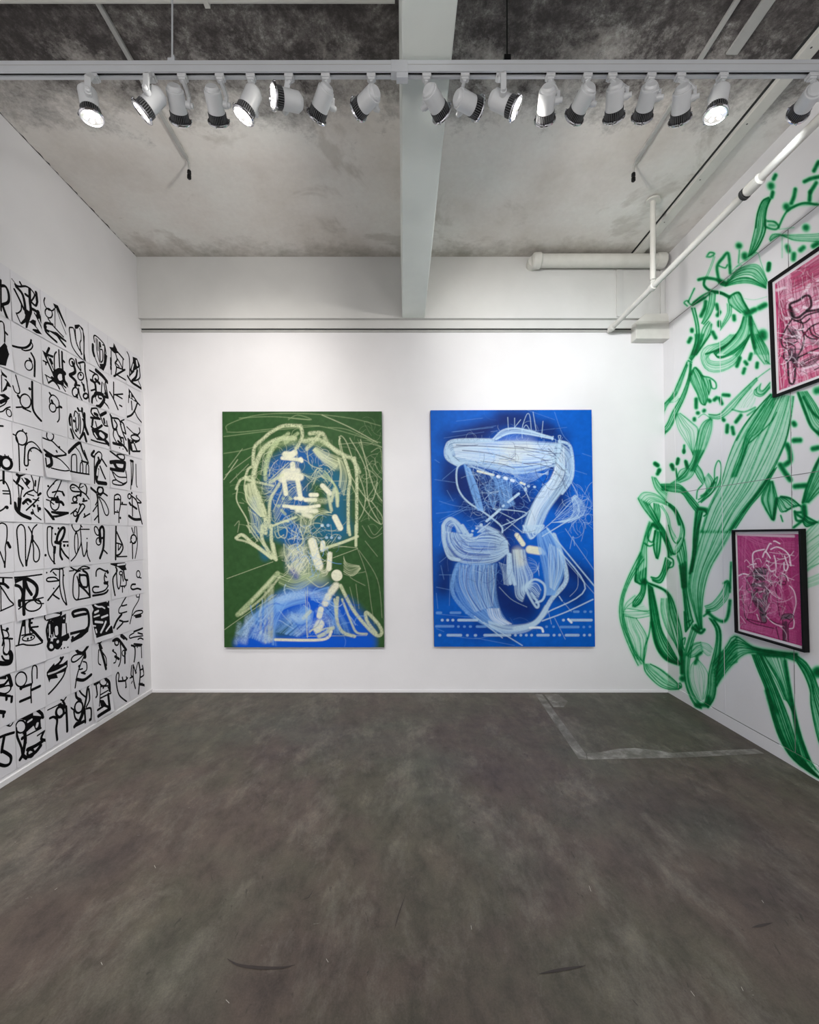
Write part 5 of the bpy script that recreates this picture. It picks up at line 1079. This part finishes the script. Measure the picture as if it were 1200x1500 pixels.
canvas('painting', [(325.6,603),(559.4,602.6),(563,948.2),(328.6,948.2)], yf, .0455, R1, 400, 590, M['gside'], 'large green canvas with cream scribbled head over blue shoulders', 'painting')
canvas('painting', [(630.8,601),(866.8,600.2),(872,947.4),(636.4,947.4)], yf, .0455, R2, 400, 590, M['bside'], 'large bright blue canvas with pale looping ribbons and dotted rows', 'painting')
# ---------------------------------------------------------------- framed prints on the right wall
def framed(cTL, cBL, yT, width, bw, margin, depth, Rr, label, nx, nz):
    X = lambda px, y: (px-VX)/F*y
    xt = X(cTL[0],yT); zt = H+(VY-cTL[1])/F*yT; zb = H+(VY-cBL[1])/F*yT; xb = X(cBL[0],yT)
    # front plane corners; u runs from the far edge towards the camera, v downwards
    o = Vector((xt,yT,zt)); U = Vector((0,-width,0)); V = Vector((xb-xt,0,zb-zt)); N = U.cross(V).normalized()
    if N.x > 0: N = -N                                   # faces the room
    root = empty('framed_print', o); tag(root, label, 'framed print', 'framed pink prints on the mural wall')
    W_, H_ = U.length, V.length; u, v = U/W_, V/H_
    def pt(a,b,c): return o+u*a+v*b+N*c
    def blk(mb,a0,a1,b0,b1,c0,c1): mb.hexa([pt(a0,b0,c0),pt(a1,b0,c0),pt(a1,b1,c0),pt(a0,b1,c0),pt(a0,b0,c1),pt(a1,b0,c1),pt(a1,b1,c1),pt(a0,b1,c1)])
    fb = MB()
    for a in ((0,bw,0,H_),(W_-bw,W_,0,H_),(bw,W_-bw,0,bw),(bw,W_-bw,H_-bw,H_)): blk(fb,*a,-depth,0)
    rel(fb.build('frame', M['frame'], bevel=.0015), root)
    bk = MB(); blk(bk,bw-.002,W_-bw+.002,bw-.002,H_-bw+.002,-.026,-.018); rel(bk.build('mount', M['mat']), root)
    a0, a1, b0, b1 = bw+margin, W_-bw-margin, bw+margin, H_-bw-margin
    uu = np.linspace(a0,a1,nx)[None,:,None]; vv = np.linspace(b0,b1,nz)[:,None,None]
    P = np.array(o)+np.array(u)*uu+np.array(v)*vv+np.array(N)*(-.0165)
    px, py = project(P); rel(grid_object('print', P, Rr.sample(px,py), M['print'], flip=False), root)
framed((1071.3,776.3),(1076,926.4), 3.03, .525, .014, .017, .034, R3, 'smaller low pink print with white scribbles in black frame on mural wall', 150, 210)
framed((1124.6,412.5),(1131.3,582.8), 2.712, .525, .0145, .019, .036, R4, 'upper pink print with bold black figure in black frame on mural wall', 150, 210)
# ================================================================ lighting track with spotlights
TY0, TY1 = 1.728, 1.760; slope = -.0022                       # track height falls a little to the left
def tz(x): return H+1.880+ (x)*.0016
root = empty('lighting_track', (0,TY0,tz(0))); tag(root,'long white lighting track hung on rods across the room','lighting track')
def seg(name, x0, x1, m, y0=TY0, y1=TY1, b=0, t=.046, bev=.002):
    mb = MB(); mb.hexa([(x0,y0,tz(x0)+b),(x1,y0,tz(x1)+b),(x1,y1,tz(x1)+b),(x0,y1,tz(x0)+b),(x0,y0,tz(x0)+t),(x1,y0,tz(x1)+t),(x1,y1,tz(x1)+t),(x0,y1,tz(x0)+t)])
    return rel(mb.build(name, m, bevel=bev), root)
X0, X1 = -2.3, 2.3; XJ = (585-VX)/F*1.73
for (a,b) in ((X0,XJ-.03),(XJ+.03,X1)):
    seg('track_rail', a, b, M['track'], b=.012)
    seg('front_lip', a, b, M['track'], y1=TY0+.007, t=.014, bev=0)
    seg('back_lip', a, b, M['track'], y0=TY1-.010, t=.014, bev=0)
    seg('dark_slot', a, b, M['trackslot'], y0=TY0+.007, y1=TY1-.010, b=.010, t=.013, bev=0)
    seg('rail_groove', a, b, M['conduit'], y0=TY0-.0006, y1=TY0+.001, b=.026, t=.028, bev=0)
seg('joiner', XJ-.034, XJ+.034, M['track'], y0=TY0-.002, y1=TY1+.002, b=-.002, t=.045)
mb = MB(); mb.box((XJ-.012,TY0+.002,tz(0)-.022),(XJ+.036,TY1-.002,tz(0)+.002)); rel(mb.build('feed_box', M['track'], bevel=.002), root)
for px, dark in ((252,False),(743,True),(1290,False),(-120,False)):
    x = (px-VX)/F*1.742; m = M['black'] if dark else M['track']
    mb = MB(); mb.tube([(x,1.744,tz(x)+.04),(x,1.744,CZ)], .0035, 8); rel(mb.build('suspension_rod', m), root)
    mb = MB(); mb.box((x-.014,1.732,tz(x)+.045),(x+.014,1.756,tz(x)+.062 if not dark else tz(x)+.075))
    if not dark: mb.box((x-.002,1.738,tz(x)+.06),(x+.010,1.750,tz(x)+.08))
    rel(mb.build('rod_bracket', m, bevel=.002), root)
L = .118
#  adapter px, back end px, lens px, n(ear)/f(ar), side the arm hangs on, brightness, label
SP = [
 (138.5,(127,129),(135,174),'n',1,1.0,'leftmost spotlight, bright lens glaring down towards the camera'),
 (222,(236,136),(207,166),'n',1,1.0,'second spotlight from left, glowing lens tipped to the left'),
 (268,(255,126),(265,180),'f',1,1.0,'spotlight with black vented ring straight below left suspension rod'),
 (323,(310,127),(321,181),'f',1,1.0,'spotlight pointing down with half its collar glaring white, fourth from left'),
 (368,(374,131),(356,171),'n',1,1.0,'brightly lit spotlight tilted left showing its lens and slotted collar'),
 (424,(441,151),(399,141),'n',-1,1.0,'spotlight turned level, its round lens facing the left wall'),
 (477.5,(480,126),(463,174),'f',1,1.0,'spotlight leaning left with long white arm and side knob'),
 (544,(551,134),(524,162),'f',1,1.0,'spotlight aimed down left, last one before the ceiling beam'),
 (625,(627,130),(648,168),'f',-1,1.0,'spotlight aimed down right in front of the ceiling beam'),
 (681,(669,142),(702,160),'f',-1,1.0,'spotlight tilted right, just right of the ceiling beam'),
 (733,(720,143),(757,160),'n',-1,1.0,'glaring white spotlight turned right below the black suspension rod'),
 (806,(803,127),(798,178),'f',1,1.0,'white glowing spotlight hanging straight with bright slotted ring'),
 (860,(865,126),(840,174),'f',1,1.0,'spotlight slanting left with round end cap showing, right half'),
 (896,(902,123),(899,175),'f',1,1.0,'bluish white spotlight with angular side arm, pointing straight down'),
 (953,(954,123),(940,174),'f',1,1.0,'bluish white spotlight with two ridges round its top, leaning left'),
 (996,(1000,127),(996,178),'f',1,1.0,'bluish spotlight with wide round end cap and angular arm'),
 (1058,(1056,128),(1048,170),'n',1,1.0,'spotlight with starry bright lens near the right wall'),
 (1189,(1196,129),(1168,168),'f',1,1.0,'last spotlight at the right edge, slanting down left over pipe'),
]
def frame_of(d, up=Vector((0,0,1))):
    d = d.normalized(); s = d.cross(up)
    if s.length < .05: s = Vector((1,0,0))
    s.normalize(); return d, s, s.cross(d).normalized()
# meshes built once along -Z, shared by all spotlights
def m_body():
    mb = MB(); mb.lathe([(.0,0.001),(.024,.001),(.0275,-.003),(.0285,-.010),(.0335,-.0105),(.0345,-.014),(.0345,-.080),(.030,-.080)], n=36, caps=False); return mb
def m_cap():
    mb = MB(); mb.lathe([(.0,.0035),(.0215,.0035),(.0235,.001)], n=32, caps=False); return mb
def m_vent():
    mb = MB(); mb.lathe([(.030,-.078),(.0335,-.079),(.0335,-.107),(.036,-.108)], n=36, caps=False)
    for i in range(30):
        a = 2*math.pi*i/30; c, s_ = math.cos(a), math.sin(a); t = Vector((-s_,c,0)); r = Vector((c,s_,0))
        for_ = [r*.033-t*.0013, r*.033+t*.0013, r*.0372+t*.0013, r*.0372-t*.0013]
        mb.hexa([p+Vector((0,0,-.106)) for p in for_]+[p+Vector((0,0,-.082)) for p in for_], 1)
    return mb
def m_bezel():
    mb = MB(); mb.lathe([(.034,-.1065),(.0425,-.107),(.0455,-.1095),(.0455,-.114),(.0425,-.1175),(.0395,-.1175),(.0385,-.112)], n=40, caps=False)
    for k in range(3):
        a = k*2.1+.4; p = Vector((math.cos(a)*.0455,math.sin(a)*.0455,-.111)); mb.lathe([(.0,-.005),(.0035,-.004),(.0035,.004),(0,.005)], Matrix.Translation(p), 8, caps=False)
    return mb
def m_lens():
    mb = MB(); mb.lathe([(.0395,-.1125),(.030,-.1105),(.014,-.106),(.013,-.104)], n=24, smooth=False, caps=False); return mb
def m_bulb():
    mb = MB(); mb.lathe([(.0,-.1105),(.006,-.1095),(.0125,-.1065),(.013,-.103)], n=16, caps=False)
    for k in range(6):
        a = k*math.pi/3; p = Vector((math.cos(a)*.026,math.sin(a)*.026,-.1105)); mb.lathe([(.0,-.0035),(.005,-.003),(.0085,.001)], Matrix.Translation(p), 12, caps=False)
    return mb
PROTO = {}
for n_, f_, mm in (('lamp_body',m_body,'lampbody'),('end_cap',m_cap,'lampbody'),('vented_collar',m_vent,'black'),('bezel',m_bezel,'chrome'),('reflector',m_lens,'reflector'),('bulb',m_bulb,'bulb')):
    o = f_().build(n_, [M[mm],M['rib']] if n_ == 'vented_collar' else M[mm]); PROTO[n_] = o.data; bpy.data.objects.remove(o)
def inst(name, parent, Mx):
    o = bpy.data.objects.new(name, PROTO[name]); C.objects.link(o); o.parent = parent; o.matrix_local = Mx; return o
ND = {}
for i,(ax,p0,p1,nf,side,br,lab) in enumerate(SP):
    Y0 = 1.745; A = Vector(((ax-VX)/F*Y0, Y0, 0)); A.z = tz(A.x)
    B = at(*p0,Y0); r = (at(*p1,1.0)-Vector((0,0,H)))
    # point on the lens ray at distance L from the back end
    o0 = Vector((0,0,H)); b_ = r.dot(o0-B); a_ = r.dot(r); c_ = (o0-B).dot(o0-B)-L*L; disc = b_*b_-a_*c_
    s_ = (-b_+(math.sqrt(disc) if nf=='f' else -math.sqrt(disc)))/a_ if disc > 0 else -b_/a_
    T = o0+r*s_; d = (T-B).normalized()
    root = empty('track_spotlight', A); tag(root, lab, 'spotlight', 'spotlights on the lighting track')
    q = d.to_track_quat('-Z','Y'); Mx = Matrix.Translation(B-A) @ q.to_matrix().to_4x4()
    body = inst('lamp_body', root, Mx); inst('end_cap', body, Matrix.Identity(4)); inst('vented_collar', root, Mx); bz = inst('bezel', root, Mx)
    inst('reflector', bz, Matrix.Identity(4)); inst('bulb', bz, Matrix.Identity(4))
    mb = MB(); mb.box((-.018,-.014,-.014),(.018,.014,-.0015)); mb.box((-.014,-.010,-.022),(.014,.010,-.014)); ad = mb.build('track_adapter', M['lampbody'], root, bevel=.002)
    # yoke arm: from adapter out and down to the pivot knob at the side of the body
    _, sv, _ = frame_of(d)
    if sv.x*side < 0: sv = -sv
    piv = B-A+d*.052+sv*.046; s0 = Vector((0,0,-.016)); 
    outx = (piv - s0); e1 = s0+Vector((outx.x*.5,outx.y*.5,-.004)); e2 = s0+Vector((outx.x*1.02,outx.y*1.0, outx.z*.36))
    mb = MB(); pts = [s0,e1,e2,piv]
    for a,b in zip(pts[:-1],pts[1:]):
        t = (b-a).normalized(); mb.bar(a-t*.004,b+t*.004,.022,.013,up=sv)
    arm = mb.build('yoke_arm', M['lampbody'], root, bevel=.002)
    R3x = Matrix.Translation(piv) @ sv.to_track_quat('Z','Y').to_matrix().to_4x4()
    mb = MB(); mb.lathe([(.0135,-.014),(.0135,.005),(.0095,.006),(.0095,.016),(.006,.018)], R3x, 18); mb.build('pivot_knob', M['lampbody'], root)
    # the light it gives off
    ld = bpy.data.lights.new('spot','SPOT'); ld.energy = ENERGY[i]; ld.spot_size = math.radians(SIZE[i]); ld.spot_blend = .75; ld.shadow_soft_size = .03
    ld.color = (1,.955,.90) if i < 13 and i not in (11,) else (.93,.97,1)
    lo = bpy.data.objects.new('spot_beam', ld); C.objects.link(lo); lo.parent = root; lo.matrix_local = Matrix.Translation(T-A+d*.012) @ q.to_matrix().to_4x4()
    ND[i] = d
    print('spot',i+1,'dir',[round(v,2) for v in d])
# ================================================================ unseen fill spots added behind the photographer
for k,(x,y,tx,ty,tz_,e,sz,col) in enumerate(REAR_FILL):
    ld = bpy.data.lights.new('rear_fill_spot','SPOT'); ld.energy = e; ld.spot_size = math.radians(sz); ld.spot_blend = .8; ld.shadow_soft_size = .05; ld.color = col
    lo = bpy.data.objects.new('rear_fill_spot', ld); C.objects.link(lo); lo.location = (x,y,H+1.86)
    lo.rotation_euler = (Vector((tx,ty,tz_))-lo.location).to_track_quat('-Z','Y').to_euler()
S.view_settings.exposure = EXPO
for x,y,z,e in FILL_POINTS:                                                 # unseen point lights added as frontal fill for the room
    ld = bpy.data.lights.new('fill_point','POINT'); ld.energy = e; ld.shadow_soft_size = .18; ld.color = (1,.98,.96)
    lo = bpy.data.objects.new('fill_point', ld); C.objects.link(lo); lo.location = (x,y,z)
